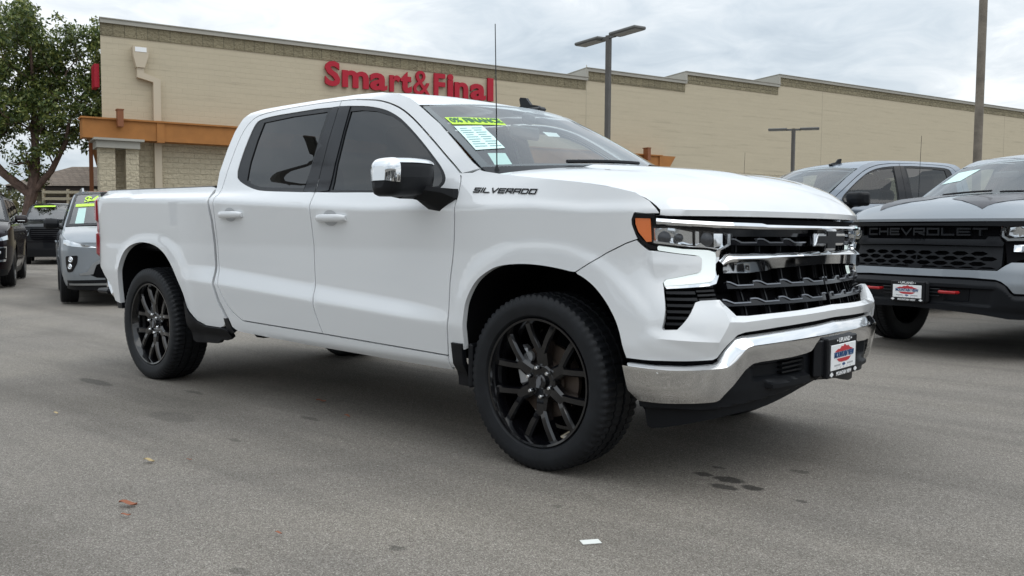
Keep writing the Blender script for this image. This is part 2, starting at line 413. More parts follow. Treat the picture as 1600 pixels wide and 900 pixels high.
# ------------------------------------------------------------------ pickup body surface
# body(u, z): u runs along the flank (u = x) and then round the front corner to the centreline
def lerp(a,b,t): return a+(b-a)*t
def interp(x,xs,ys):
    if x<=xs[0]: return ys[0]
    for i in range(1,len(xs)):
        if x<=xs[i]: return lerp(ys[i-1],ys[i],(x-xs[i-1])/(xs[i]-xs[i-1]))
    return ys[-1]
def sst(a,b,x):
    t=min(1,max(0,(x-a)/(b-a))); return t*t*(3-2*t)
def Sraw(x,z):
    cu=interp(x,[-4.6,-2.8,-1.2,0,.5],[1.352,1.303,1.235,1.234,1.20])
    cl=interp(x,[-4.6,-2.75,-.56,.2],[.80,.759,.65,.63])
    rt=interp(x,[-4.6,-2.7,-.6,.2],[.90,.856,.72,.70])
    k=interp(x,[-4.4,-3.2,-2.9,-.9,-.5],[0,0,1,1,0])   # scallop strength
    zs=[.25,.405,.45,.50,cl,rt,1.02,cu,cu+.03,1.36,1.40,1.5,1.7,1.84,1.90,1.935,1.96]
    ys=[.93,.95,.99,.998,1.027,lerp(1.025,.996,k),lerp(1.022,1.003,k),1.036,1.020,.977,.960,.925,.845,.787,.757,.70,.60]
    if x>-.3 :
        t=sst(-.3,.3,x); ys[9]=lerp(.977,1.0,t); ys[10]=lerp(.960,.97,t)
    return interp(z,zs,ys)
def S(x,z):
    return (Sraw(x,z-.011)+Sraw(x,z-.004)+Sraw(x,z+.004)+Sraw(x,z+.011))/4
# plan curves: (x,y) from u=.3 outward to the centreline
G=[(.30,1.0),(.42,.992),(.52,.975),(.61,.945),(.69,.895),(.76,.82),(.825,.70),(.868,.56),(.90,.42),(.928,.25),(.945,.10),(.95,0)]
B=[(.30,1.0),(.46,.995),(.60,.985),(.70,.965),(.79,.915),(.85,.84),(.90,.72),(.94,.57),(.968,.42),(.988,.25),(.998,.10),(1.0,0)]
U=[.30]
for i in range(1,len(G)): U.append(U[-1]+math.hypot(G[i][0]-G[i-1][0],G[i][1]-G[i-1][1]))
def crv(C,u):
    if u<=.30: return (u,1.0)
    if u>U[-1]+1e-9: 
        x,y=crv(C,2*U[-1]-u); return (x,-y)
    i=1
    while i<len(C)-1 and u>U[i]: i+=1
    t=(u-U[i-1])/(U[i]-U[i-1])
    p0=C[i-2] if i>1 else (.18,1.0); p1=C[i-1]; p2=C[i]; p3=C[i+1] if i+1<len(C) else (C[-2][0],-C[-2][1])
    return tuple(.5*(2*b+(c-a)*t+(2*a-5*b+4*c-d)*t*t+(3*b-a-3*c+d)*t**3) for a,b,c,d in zip(p0,p1,p2,p3))
def sm(pts,k=4):
    o=[]
    for i in range(len(pts)-1):
        p0=pts[max(0,i-1)]; p1=pts[i]; p2=pts[i+1]; p3=pts[min(len(pts)-1,i+2)]
        for j in range(k):
            t=j/k; o.append(tuple(.5*(2*b+(c-a)*t+(2*a-5*b+4*c-d)*t*t+(3*b-a-3*c+d)*t**3) for a,b,c,d in zip(p0,p1,p2,p3)))
    return o+[pts[-1]]
def flare(x,z):
    o=0
    for cx,hw in ((.04,.49),(-3.66,.52)):
        r=((abs(x-cx)/hw)**2.8+(abs(z-.41)/.57)**2.8)**(1/2.8) if z>.41 else abs(x-cx)/hw
        o=max(o,1-sst(1.07,1.19,r))
    return .0085*o
def body(u,z):
    if u>U[-1]+1e-9:
        x,y,z=body(2*U[-1]-u,z); return (x,-y,z)
    if u<.3: x=u; y=S(u,z)
    else:
        w=1-sst(.72,1.0,z)
        g=crv(G,u); b=crv(B,u)
        x=lerp(g[0],b[0],w); y=lerp(g[1],b[1],w)*S(.3,z)
    if u<.9:
        f=flare(u,z); y+=f
    # rear corner rounding of the bed
    if x<-4.3 : y-= .10*((-4.3-x)/.40)**2.2
    return (x,-y,z)
# ------------------------------------------------------------------ wheels
def make_tyre_prof(R0, w, rim):
    hw = w/2
    return [(hw*.80, rim), (hw*.93, rim+.012), (hw*1.0, rim+(R0-rim)*.45), (hw*.985, R0-.035), (hw*.93, R0-.014), (hw*.86, R0-.004), (hw*.70, R0), (hw*.46, R0+.001), (hw*.455, R0-.008), (hw*.40, R0-.008), (hw*.395, R0+.002), (hw*.07, R0+.003), (hw*.065, R0-.008)]
def make_wheel(parent, x, y, zc, R0, w, rim, style, side, detail=True):
    """side -1: outer face towards -y"""
    prof = make_tyre_prof(R0, w, rim); prof = [(-h, r) for h, r in prof]+[(h, r) for h, r in reversed(prof)]   # from outer (-y) to inner
    seg = 216 if detail else 60
    def fn(i, j, h, r):
        a = abs(h)/(w/2)
        if detail and r > R0-.03:
            if a > .8: return r-(.009 if j % 3 == 0 else 0)
            if .39 < a < .75 and (j+(1 if h > 0 else 0)) % 3 == 1 and r > R0-.006: return r-.006
            if a < .39 and j % 4 == 2: return r-.005
        if detail and .985 < a < 1.01: return r
        return r
    root = MB()
    # rim barrel and lip
    ho = -w/2*.80
    root.lathe([(ho-.004, rim+.001), (ho-.012, rim-.003), (ho-.010, rim-.013), (ho+.012, rim-.022), (ho+.05, rim-.035), (.09, rim-.05), (.12, rim-.03)], 72)
    sp = ho+.018   # spoke face plane
    def spoke(p0, p1, w0, w1, d=.05, dome=.004):
        p0, p1 = Vector(p0), Vector(p1); t = (p1-p0).normalized(); n = Vector((-t.y, t.x)); P = []
        for k in range(7):
            s = k/6; c = p0.lerp(p1, s); ww = w0+(w1-w0)*s; r = c.length; dz = .022*max(0, 1-r/.2)-.004*math.sin(PI*s)
            row = []
            for q, e in ((-1, d), (-1, .012), (-.62, 0), (.62, 0), (1, .012), (1, d)):
                pt = c+n*(q*ww/2); row.append((pt.x, sp+dz+e, pt.y))
            P.append(row)
        root.grid(P, 0, flip=True); root.add(P[0], [(0,1,2,3,4,5)]); root.add(P[-1], [(5,4,3,2,1,0)])
    if style == 'y6':
        for k in range(6):
            a = R(60*k+30)
            def pol(r, t): return (r*math.cos(t), r*math.sin(t))
            spoke(pol(.050, a), pol(.160, a), .074, .056)
            for sg in (-1, 1):
                spoke(pol(.140, a+sg*.075), pol(rim-.012, a+sg*R(16.5)), .037, .040)
    elif style == 'five':
        for k in range(5):
            a = R(72*k+18)
            for sg in (-1, 1): spoke((.06*math.cos(a+sg*.35), .06*math.sin(a+sg*.35)), ((rim-.012)*math.cos(a+sg*.16), (rim-.012)*math.sin(a+sg*.16)), .05, .045)
    else:
        for k in range(6):
            a = R(60*k); spoke((.06*math.cos(a), .06*math.sin(a)), ((rim-.012)*math.cos(a), (rim-.012)*math.sin(a)), .07, .085)
    root.lathe([(sp+.06, .085), (sp+.016, .083), (sp+.01, .074), (sp+.013, .05), (sp+.02, .0)], 36)
    w_ = root.build('wheel', 'blackwheel' if style != 'silver' else 'satin', parent, ang=30)
    t = MB().lathe(prof, seg, fn=fn).build('tyre', 'rubber', w_, ang=28)
    if detail:
        h = MB(); h.lathe([(sp-.004, .0), (sp-.004, .030), (sp+.002, .036), (sp+.02, .037)], 32); hc = h.build('hub_cap', 'blackwheel', w_)
        if style == 'y6':
            e = MB(); bow = [(-.027,-.010),(-.012,-.010),(-.012,-.014),(.008,-.014),(.012,-.010),(.029,-.010),(.027,.010),(.012,.010),(.012,.014),(-.008,.014),(-.012,.010),(-.029,.010)]
            bow = [(a*math.cos(1.35)-b*math.sin(1.35), a*math.sin(1.35)+b*math.cos(1.35)) for a, b in bow]
            e.prism(bow, sp-.007, sp-.003, 'y'); e.build('emblem', 'louver', w_, smooth=False)
        for k in range(6):
            a = R(60*k+42); m = MB(); m.lathe([(-.012, 0), (-.012, .007), (-.007, .0105), (.006, .0115), (.006, .011)], 12, c=(.068*math.cos(a), sp-.002, .068*math.sin(a))); m.build('lug_nut', 'chrome', w_)
        m = MB(); m.lathe([(sp+.075, .10), (sp+.075, .175), (sp+.10, .175)], 48); m.lathe([(sp+.06, .0), (sp+.06, .10), (sp+.09, .10)], 36); m.build('brake_disc', 'disc', w_)
        m = MB(); m.bbox((-.155*1, sp+.085, .055), (.085, .07, .20), .02, rot=Matrix.Rotation(R(-15), 3, 'Y')); m.lathe([(sp+.045, 0), (sp+.045, .026), (sp+.06, .03)], 20, c=(-.125, 0, .01)); m.lathe([(sp+.045, 0), (sp+.045, .024), (sp+.06, .028)], 20, c=(-.105, 0, .105)); m.build('brake_caliper', 'caliper', w_)
        m = MB(); m.lathe([(.06, .0), (.06, .22), (.1, .24)], 40); m.build('brake_shield', 'matte', w_)
    w_.location = (x, y, zc); w_.rotation_euler = (0, 0, 0 if side < 0 else PI)
    return w_

# ------------------------------------------------------------------ pickup truck
UE = U[-1]
BG = sm([(-1.738,1.897),(-1.730,1.783),(-1.723,1.645),(-1.706,1.49),(-1.693,1.363),(-1.692,1.326),(-1.686,1.22),(-1.686,1.065),(-1.688,.909),(-1.680,.733),(-1.662,.629),(-1.611,.512)], 2)
DR_TOP = sm([(-2.46,.529),(-2.575,.58),(-2.661,.657),(-2.720,.748),(-2.748,.877),(-2.752,1.054),(-2.752,1.20),(-2.752,1.323),(-2.752,1.45),(-2.752,1.57),(-2.746,1.70),(-2.722,1.79),(-2.672,1.848),(-2.60,1.877),(-2.45,1.892),(-2.20,1.900),(-1.945,1.902)], 2)
DF_TOP = sm([(-1.60,1.892),(-1.524,1.883),(-1.40,1.868),(-1.30,1.847),(-1.205,1.818),(-1.118,1.782),(-1.016,1.728),(-.91,1.663),(-.779,1.578),(-.629,1.478),(-.547,1.422),(-.517,1.39),(-.503,1.35),(-.495,1.279),(-.492,1.20),(-.500,1.091),(-.520,.95),(-.535,.859),(-.545,.683),(-.572,.486)], 2)
REAR_DOOR = DR_TOP+BG
FRONT_DOOR = [(x, z) for x, z in reversed(BG)]+DF_TOP
DLO_R = sm([(-2.632,1.50),(-2.640,1.56),(-2.640,1.66),(-2.630,1.76),(-2.612,1.82),(-2.57,1.846),(-2.45,1.860),(-2.2,1.866),(-1.745,1.862),(-1.735,1.783),(-1.728,1.645),(-1.711,1.49),(-1.698,1.363),(-1.697,1.337),(-2.0,1.346),(-2.225,1.356),(-2.34,1.368),(-2.451,1.393),(-2.56,1.428),(-2.612,1.458)], 2)
DLO_F = sm([(-1.725,1.861),(-1.664,1.860),(-1.5,1.845),(-1.40,1.830),(-1.30,1.808),(-1.216,1.781),(-1.116,1.737),(-1.009,1.675),(-.887,1.597),(-.767,1.514),(-.678,1.448),(-.632,1.402),(-.617,1.372),(-.625,1.345),(-.657,1.328),(-.76,1.320),(-.926,1.316),(-1.3,1.325),(-1.688,1.336),(-1.689,1.363),(-1.702,1.49),(-1.719,1.645),(-1.726,1.783)], 2)
GL_R = [(-2.485,1.436),(-2.515,1.56),(-2.522,1.70),(-2.515,1.822),(-2.2,1.838),(-1.84,1.838),(-1.838,1.70),(-1.812,1.367),(-2.132,1.379),(-2.30,1.388),(-2.42,1.410)]
GL_F = [(-1.545,1.35),(-1.570,1.483),(-1.598,1.702),(-1.606,1.820),(-1.50,1.818),(-1.36,1.800),(-1.227,1.765),(-1.101,1.710),(-.968,1.632),(-.835,1.545),(-.735,1.472),(-.68,1.425),(-.655,1.392),(-.648,1.368),(-.662,1.348),(-.76,1.338),(-1.1,1.336)]
ARCH_R = sm([(-4.17,.545),(-4.165,.70),(-4.14,.83),(-4.06,.935),(-3.96,.988),(-3.85,1.012),(-3.727,1.019),(-3.569,.999),(-3.44,.951),(-3.34,.877),(-3.252,.780),(-3.18,.669),(-3.15,.58)], 4)
ARCH_F = sm([(-.44,.53),(-.436,.60),(-.43,.69),(-.412,.775),(-.352,.868),(-.268,.926),(-.185,.955),(-.064,.967),(.052,.965),(.176,.952),(.272,.932),(.337,.897),(.381,.849),(.418,.779),(.445,.691),(.461,.60)], 4)
BED = [(-4.675,1.418),(-4.675,.90),(-4.65,.86),(-4.48,.795),(-4.31,.675),(-4.27,.56)]+ARCH_R+[(-3.115,.545),(-3.044,.49),(-2.932,.464),(-2.75,.463),(-2.70,.478),(-2.665,.525),(-2.75,.635),(-2.797,.757),(-2.802,.98),(-2.806,1.171),(-2.845,1.385),(-2.86,1.40),(-2.90,1.404)]
CAB_OUT = [(-2.60,.480),(-2.63,.53),(-2.72,.645),(-2.768,.757),(-2.772,1.00),(-2.776,1.17),(-2.815,1.36),(-2.85,1.50),(-2.852,1.66),(-2.838,1.78),(-2.80,1.865),(-2.745,1.905),(-2.65,1.925),(-2.45,1.936),(-2.1,1.942),(-1.7,1.936),(-1.4,1.918),(-1.22,1.888),(-1.10,1.850),(-1.005,1.803),(-.80,1.688),(-.62,1.568),(-.47,1.464),(-.40,1.425)]
HG = [(-.36,1.408),(-.239,1.390),(.008,1.362),(.261,1.335),(.443,1.306),(.538,1.284),(.602,1.248),(.640,1.214),(.652,1.197)]
FGAP = [(.262,.940),(.330,.979),(.415,1.027),(.506,1.069),(.552,1.085)]
def shell(name, mat, parent, poly, side, **k):
    return panel(MB(), poly, body, side=side, **k).build(name, mat, parent)
def both(name, mat, parent, polys, surf=None, ang=34, **k):
    """both halves of a front-end piece: one mesh where it crosses the centreline, else one per side"""
    o = None
    for p in polys:
        if max(q[0] for q in p) > UE-.01:
            mb = MB(); panel(mb, p, surf or body, **k); mb.mirror(); q = mb.build(name, mat, parent, ang=ang); o = q if o is None else o
        else:
            for sd in (-1, 1):
                mb = MB(); panel(mb, p, surf or body, side=sd, **k); q = mb.build(name, mat, parent); o = q if o is None else o
    return o
def zc_(u): return interp(u, [.469,.623,.725,.857,.899,.96,.995,1.18,1.66],[.557,.551,.555,.562,.584,.636,.644,.649,.656])
def zt_(u): return interp(u, [.465,.58,.684,.807,.835,.871,.923,.966,1.174,1.49,1.6634],[.572,.569,.571,.578,.588,.627,.676,.686,.693,.70,.706])
def hood_h(d, b, k=1):
    e = interp(d, [0,.02,.05,.11,.2,.385,.64,.9,1.1], [1.215,1.233,1.252,1.283,1.308,1.336,1.361,1.388,1.40])
    c = interp(d, [0,.03,.08,.18,.35,.6,.95], [.002,.016,.036,.056,.066,.070,.060])
    t = 1-abs(b); f = min(1, 1-(1-t)**3.2)
    bulge = (.013*(1-sst(.52,.58,abs(b)))-.007*(1-sst(.20,.27,abs(b))))*sst(.06,.4,d)
    return e+c*f+bulge
def hood_pt(a, b):
    """a 0 rear .. 1 front lip, b -1..1"""
    ub = .652+(UE-.652)*(1-abs(b)); fx, fy, _ = body(ub, 1.195)
    xr = -.30+.36*(1-b*b); yr = .958
    x = xr+(fx-xr)*a; s = max(0, (x+.3)/.95)
    ya = abs(b)*(yr*(1-a))+abs(fy)*a
    # keep the outer edge on the fender line
    if abs(b) > .5:
        k = (abs(b)-.5)/.5; z0 = interp(x, [p[0] for p in HG], [p[1] for p in HG]); ye = -body(min(x, .60), z0)[1]-.003
        ya = lerp(ya, min(ye, 1.1)*abs(b) if x < .55 else ya, k*k)
    return (x, math.copysign(ya, b) if b else 0, hood_h(max(0, fx-x), b)), fx
def ws_pt(b, t, off=0):
    """windscreen: b -1..1 across, t 0 cowl .. 1 header"""
    x0, z0 = -.40, 1.425; x1, z1 = -1.005, 1.803
    ex, ez = lerp(x0, x1, t), lerp(z0, z1, t)+.010*math.sin(PI*t); y = S(ex, ez)-.022
    x = ex+(.30*(1-t)+.115*t)*(1-b*b); z = ez+(.035+.02*t)*(1-b*b)
    n = Vector((.53, 0, .85))
    return (x+n.x*off, b*y, z+n.z*off)
WSF = True
def arch_lines(cx, hw):
    o = []
    for r in (1.10, 1.145):
        o.append([(cx+hw*r*math.copysign(abs(math.cos(t))**(2/2.8), math.cos(t)), .41+.57*r*math.sin(t)**(2/2.8)) for t in [PI*(k+.001)/48 for k in range(49) if k < 48]])
    return o
FL_F, FL_R = arch_lines(.04, .49), arch_lines(-3.66, .52)
def make_truck(loc, rz, lift, paint, style, label, full=True):
    T = thing('pickup_truck', label, 'pickup truck', (loc[0], loc[1], 0), rz)
    parts = []
    # ---- flanks
    for sd in (-1, 1):
        holeR, holeF = DLO_R, DLO_F
        shell('bed_side', paint, T, BED, sd, thick=.035, gz=.013)
        shell('cab_frame', paint, T, CAB_OUT+[(p) for p in reversed(inset(REAR_DOOR, -.0)[0:0])]+[(x+.0, z) for x, z in [(-.47,1.395)]][:0]+cab_inner(), sd, thick=.014, gz=.015)
        rd = shell('rear_door', paint, T, inset(REAR_DOOR, .0035), sd, thick=.022, gz=.012, holes=[inset(DLO_R, .002)])
        fd = shell('front_door', paint, T, inset(FRONT_DOOR, .0035), sd, thick=.022, gz=.012, holes=[inset(DLO_F, .002)])
        tr = panel(MB(), DLO_R, body, off=-.004, thick=.012, holes=[GL_R], side=sd); tr.build('window_trim', 'trim', rd)
        tr = panel(MB(), DLO_F, body, off=-.004, thick=.012, holes=[GL_F], side=sd); tr.build('window_trim', 'trim', fd)
        panel(MB(), inset(GL_R, -.004), body, off=-.010, thick=0, side=sd).build('window_glass', 'dglass', rd)
        gm = 'dglass' if sd < 0 and style == 'white' else 'mglass'
        panel(MB(), inset(GL_F, -.004), body, off=-.010, thick=0, side=sd).build('window_glass', gm, fd)
        # window seal lines: gloss pillar inlays
        for (pp, dd) in (([(-1.740,1.862),(-1.80,1.862),(-1.815,1.345),(-1.695,1.337),(-1.708,1.49),(-1.725,1.645),(-1.732,1.783)], rd), ([(-1.7355,1.862),(-1.625,1.855),(-1.61,1.70),(-1.57,1.345),(-1.6905,1.337),(-1.7035,1.49),(-1.7205,1.645),(-1.7275,1.783)], fd)):
            panel(MB(), pp, body, off=.0015, thick=.03, side=sd).build('pillar_cover', 'blackgloss', dd)
        for x0, dd in ((-2.545, rd), (-1.487, fd)):
            h = MB(); zc = 1.211 if dd == rd else 1.184
            def hp(u, w, o): # handle local
                p = body(x0+u, zc+w); return (p[0], (p[1]-o)*(1 if sd < 0 else -1), p[2])
            rows = []
            for i in range(15):
                s = -1+2*i/14; u = s*.135; lift_ = .030*(1-abs(s)**4)+.004; hw = .022*(1-.35*abs(s)**6)
                ring = [hp(u, hw*math.cos(q), lift_+.012*math.sin(q)) for q in [2*PI*j/12 for j in range(12)]]
                rows.append(ring+[ring[0]])
            h.grid(rows, 0, flip=(sd > 0)); h.add(rows[0][:-1], [tuple(range(12))]); h.add(rows[-1][:-1], [tuple(reversed(range(12)))])
            h.build('door_handle', paint, dd, fix=True)
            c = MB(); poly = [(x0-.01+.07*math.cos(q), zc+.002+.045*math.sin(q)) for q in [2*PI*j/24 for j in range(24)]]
            panel(c, poly, body, off=.0015, thick=0, offf=lambda u, z: -.0, side=sd).build('handle_cup_shade', 'handlecup_shade_'+paint, dd)  # flat disc in darker paint: the recess shade is put into its colour
        # fender
        poly = [(-.54,1.405),(-.44,1.405),(-.40,1.418)]+HG+[(.60,1.196),(.548,1.201),(.534,1.17),(.535,1.15),(.550,1.108),(.558,1.089)]+[(x-.0018, z+.002) for x, z in reversed(FGAP)]+[(.240,.942)]+[p for p in reversed(ARCH_F) if p[0] < .24]+[(-.50,.53),(-.515,.43),(-.573,.425),(-.567,.486),(-.540,.683),(-.530,.859),(-.515,.95),(-.495,1.091),(-.487,1.20),(-.490,1.279),(-.498,1.35),(-.512,1.392)]
        fe = shell('fender', paint, T, poly, sd, thick=.03, gz=.013, gu=.03)
        if style == 'white' or style == 'trail' or style == 'plain':
            tx = MB(); sgn = 1 if sd < 0 else -1
            def fm(x, y, h, sd=sd):
                u = (-.192+x) if sd < 0 else (-.192-x); z = 1.309-.045*(u+.192)+y
                p = np.array(body(u, z)); return (p[0], (p[1]-.001-h)*(1 if sd < 0 else -1), p[2])
            block_text(tx, 'SILVERADO', lambda x, y, h, sd=sd: fm(x, y, h), .042, .0250, .0078, .0052, .004, shear=.35)
            tx.build('badge', 'trim', fe, smooth=False, fix=True)
    # dark liner behind the gaps
    lin = MB(); yL = .93
    for poly in ([(-4.66,1.30),(-4.66,.72),(-4.25,.72),(-4.18,.75),(-4.1,.95),(-3.9,1.05),(-3.7,1.06),(-3.5,1.04),(-3.3,.93),(-3.15,.72),(-3.12,.56),(-.52,.50),(-.50,.70),(-.40,.93),(-.2,1.01),(.0,1.015),(.2,1.0),(.35,.95),(.46,.82),(.55,.9),(.62,1.14),(.5,1.2),(-.4,1.30)],):
        panel(lin, poly, body, off=-.045, thick=0, gu=.08, gz=.05)
    lin.mirror(); 
    for arc, cxw in ((ARCH_F+[(.46,.40)], .02), ([(-4.20,.42)]+ARCH_R+[(-3.14,.40)], -3.66)):      # wheel housings
        arc = [(-.445,.38)]+arc if cxw > -1 else arc
        for sg in (-1, 1):
            P = []
            for u, z in arc:
                p = body(u, z); zz_ = z+.006 if z > .7 else z; xx = p[0]+(.012 if p[0] > cxw else -.012)
                P.append([(xx, sg*(-p[1]-.030), zz_), (xx, sg*.72, zz_), (xx, sg*.50, zz_)])
            lin.grid(P, 0); k = len(P); lin.add([(cxw, sg*.50, .38)]+[p[2] for p in P], [(0, i+1, i+2) for i in range(k-1)])
    lin.box((-1.6, 0, .50), (2.2, 1.78, .02)); lin.box((-2.0, .42, .46), (5.2, .1, .16)); lin.box((-2.0, -.42, .46), (5.2, .1, .16)); lin.box((.35, 0, .55), (.9, 1.1, .3)); lin.box((-3.75, 0, .40), (.1, 1.6, .1)); lin.box((0, 0, .40), (.1, 1.5, .1)); lin.box((-2.86, 0, .9), (.02, 1.8, .8)); lin.box((-4.4, 0, .66), (.3, 1.5, .1)); lin.bbox((-3.75, 0, .38), (.3, .3, .3), .1)
    lin.build('underbody', 'matte', T)
    # rear bed box
    bb = MB(); bb.box((-3.79, 0, .96), (1.80, 1.72, .02)); bb.box((-2.93, 0, 1.18), (.03, 1.85, .44))
    for sg in (-1, 1): bb.box((-3.79, sg*.90, 1.19), (1.80, .03, .44)); 
    bb.build('bed_floor', 'plastic', T)
    for sg in (-1, 1):
        rl = MB(); P = []
        for k in range(15):
            x = -4.665+k*(1.795/14); z = lerp(1.418, 1.404, k/14); y = -body(x, z)[1]
            P.append([(x, sg*(y-.003), z-.004), (x, sg*(y-.004), z+.003), (x, sg*(y-.02), z+.007), (x, sg*(y-.09), z+.006), (x, sg*(y-.10), z-.02)])
        rl.grid(P, 0, flip=sg > 0); rl.build('bed_rail_cap', 'plastic', T)
    tg = MB(); tg.bbox((-4.70, 0, 1.13), (.06, 1.70, .60), .02); tg.build('tailgate', paint, T)
    for sg in (-1, 1):
        tl = MB(); yy = sg*(-body(-4.70, 1.2)[1]-.028)
        tl.bbox((-4.690, yy, 1.265), (.085, .12, .215), .03); tl.bbox((-4.680, yy, 1.13), (.06, .09, .10), .015); tl.bbox((-4.69, yy, .995), (.075, .11, .22), .03); tl.build('tail_light', 'red', T)
        rb = MB(); pr = [(-4.80,.70),(-4.79,.80),(-4.72,.835),(-4.60,.82),(-4.46,.765),(-4.31,.66),(-4.285,.575),(-4.34,.56),(-4.42,.60),(-4.56,.66)]
        ys = .965*sg; rb.prism(pr, ys-sg*.09, ys, 'y'); rb.v = [(x, y-sg*max(0, -4.45-x)*.35, z) for x, y, z in rb.v]; rb.build('rear_bumper_end', 'chrome', T, smooth=False, fix=True)
    rb = MB(); rb.bbox((-4.83, 0, .70), (.14, 1.60, .20), .03); rb.build('rear_bumper', 'chrome', T); MB().bbox((-4.97, 0, .57), (.25, .2, .06), .01).build('hitch', 'plastic', T)
    MB().bbox((-4.83, -.78, .60), (.20, .16, .04), .015).build('bumper_step', 'plastic', T)
    for sd in (-1, 1):
        rk = MB(); panel(rk, [(-4.29,.60),(-4.17,.60),(-4.17,.50),(-4.26,.50)], body, off=-.01, thick=.03, side=sd); rk.build('lower_trim', 'plastic', T)
        mf = MB(); panel(mf, rounded([(-3.165,.62),(-3.13,.545),(-3.045,.485),(-2.93,.458),(-2.70,.46),(-2.655,.45),(-2.66,.40),(-2.72,.375),(-2.80,.375),(-2.84,.345),(-3.13,.330),(-3.165,.345)], .012), body, off=.012, thick=.03, side=sd); mf.build('mud_flap', 'plastic', T)
        mf = MB(); panel(mf, [(-.525,.56),(-.445,.56),(-.45,.50),(-.46,.34),(-.535,.34),(-.53,.42)], body, off=.012, thick=.03, side=sd); mf.bbox((-.42, sd*.86, .45), (.03, .28, .22), .01); mf.build('mud_flap', 'plastic', T)
        for x in (-2.62,): panel(MB(), [(-2.69,.53),(-2.64,.53),(-2.59,.44),(-2.66,.43)], body, off=.004, thick=.03, side=sd).build('gap_filler', 'trim', T)
    # ---- roof
    rf = MB(); P = []
    edge = [(-2.838,1.78),(-2.80,1.865),(-2.745,1.905),(-2.65,1.925),(-2.45,1.936),(-2.1,1.942),(-1.7,1.936),(-1.4,1.918),(-1.22,1.888),(-1.10,1.850),(-1.005,1.803)]
    for x, z in edge:
        ye = S(x, z)-.002; row = []
        for k in range(-12, 13):
            b = k/12; bb_ = 1-b*b
            xx = x+(.115*bb_*sst(-1.35, -1.0, x)) - .03*bb_*(1-sst(-2.8,-2.6,x)); row.append((xx, b*ye, z+.030*(1-abs(b)**2.6)))
        P.append(row)
    rf.grid(P, 0, flip=False); rf.build('roof', paint, T, ang=60, fix=False)
    # cab rear wall and rear glass
    bw = MB(); bw.grid([[(-2.84-.02*(1-b*b), b*.80, z) for b in [k/6 for k in range(-6, 7)]] for z in (.95, 1.38)], 0); bw.build('cab_back', paint, T)
    rg = MB(); rg.grid([[(-2.83+.05*(z-1.38)-.02*(1-b*b), b*(.90-(z-1.38)*.42), z) for b in [k/6 for k in range(-6, 7)]] for z in (1.38, 1.50, 1.65, 1.80)], 0, flip=False); rg.build('rear_window', 'mglass', T)
    # ---- windscreen
    wsm = MB(); nb, ntt = 24, 8
    wsm.grid([[ws_pt(-1+2*i/nb, j/ntt) for i in range(nb+1)] for j in range(ntt+1)], 0, flip=WSF)
    ws = wsm.build('windshield', 'wglass', T, ang=80, fix=False)
    fr = MB()
    for (b0, b1, t0, t1) in ((-1,-.955,0,1),(.955,1,0,1),(-1,1,.965,1),(-1,1,0,.05)):
        n1, n2 = max(1, int((b1-b0)*12)), max(1, int((t1-t0)*8)); fr.grid([[ws_pt(lerp(b0,b1,i/n1), lerp(t0,t1,j/n2), -.003) for i in range(n1+1)] for j in range(n2+1)], 0)
    fr.build('glass_border', 'trim', ws, ang=80)
    if True:
        def quad(name, mat, c, off, n=6, par=ws):       # c: four (b, t) corners, top-left, top-right, bottom-right, bottom-left
            P = []
            for j in range(3):
                v = j/2; P.append([ws_pt(lerp(lerp(c[0][0], c[1][0], i/n), lerp(c[3][0], c[2][0], i/n), v), lerp(lerp(c[0][1], c[1][1], i/n), lerp(c[3][1], c[2][1], i/n), v), off) for i in range(n+1)])
            return MB().grid(P, 0).build(name, mat, par)
        if style == 'trail': quad('window_sheet', 'paper', ((-.93,.80),(-.55,.78),(-.62,.45),(-.94,.44)), .003)
        if style == 'plain':
            quad('window_sheet', 'paper', ((-.55,.30),(-.35,.30),(-.37,.15),(-.57,.15)), .003); quad('lower_sheet', 'paper', ((-.95,.45),(-.80,.45),(-.82,.10),(-.96,.10)), .003)
    if style == 'white':
        quad('lime_banner', 'lime', ((-.941,.757),(-.572,.716),(-.585,.600),(-.938,.634)), .003)
        t = MB(); text_solid(t, '0% FINANCE', lambda x, y, h: ws_pt(-.758+x*1.12, .650-.11*x+y*1.55, .0045+h), depth=.001, size=.066, bold=.0022, sx=.82); t.build('banner_lettering', 'limetext', ws, smooth=False)
        quad('window_sheet', 'paper', ((-.943,.602),(-.762,.597),(-.788,.254),(-.954,.241)), .003)
        t = MB()
        for k in range(9):
            for b0, b1 in (((-.932,-.865) if k % 3 else (-.925,-.88)), (-.850,-.800 if k % 2 else -.785)):
                v = .56-.034*k; t.grid([[ws_pt(lerp(b0, b1, i/2)-.010*(k/9), v+d, .0045) for i in range(3)] for d in (.006, -.004)])
        t.build('sheet_print', 'ink', ws)
        quad('small_sheet', 'paper', ((-.902,.209),(-.808,.201),(-.837,.05),(-.925,.04)), -.004); quad('stock_tag', 'platewhite', ((-.354,.523),(-.237,.515),(-.263,.45),(-.367,.449)), -.004)
    # ---- cowl and wipers
    cw = MB(); rows = []
    for j in range(5):
        t = j/4; rows.append([Vector(ws_pt(b, .02)).lerp(Vector(hood_pt(.02, b)[0])+Vector((0, 0, -.03)), t) for b in [k/12 for k in range(-12, 13)]])
    cw.grid([[tuple(p) for p in r] for r in rows], 0); cw.build('cowl', 'plastic', T)
    for b0, b1 in ((-.55, .05), (.15, .80)):
        wp = MB(); wp.tube([ws_pt(lerp(b0, b1, k/6), .03+.025*(k/6), .018) for k in range(7)], .010, 6); wp.build('wiper', 'plastic', T)
    # ---- hood
    hd = MB(); A = [0,.06,.15,.28,.4,.52,.64,.74,.82,.88,.93,.965,.985,1.0]; P = []
    for a in A: P.append([hood_pt(a, -1+2*k/72)[0] for k in range(73)])
    lip = []
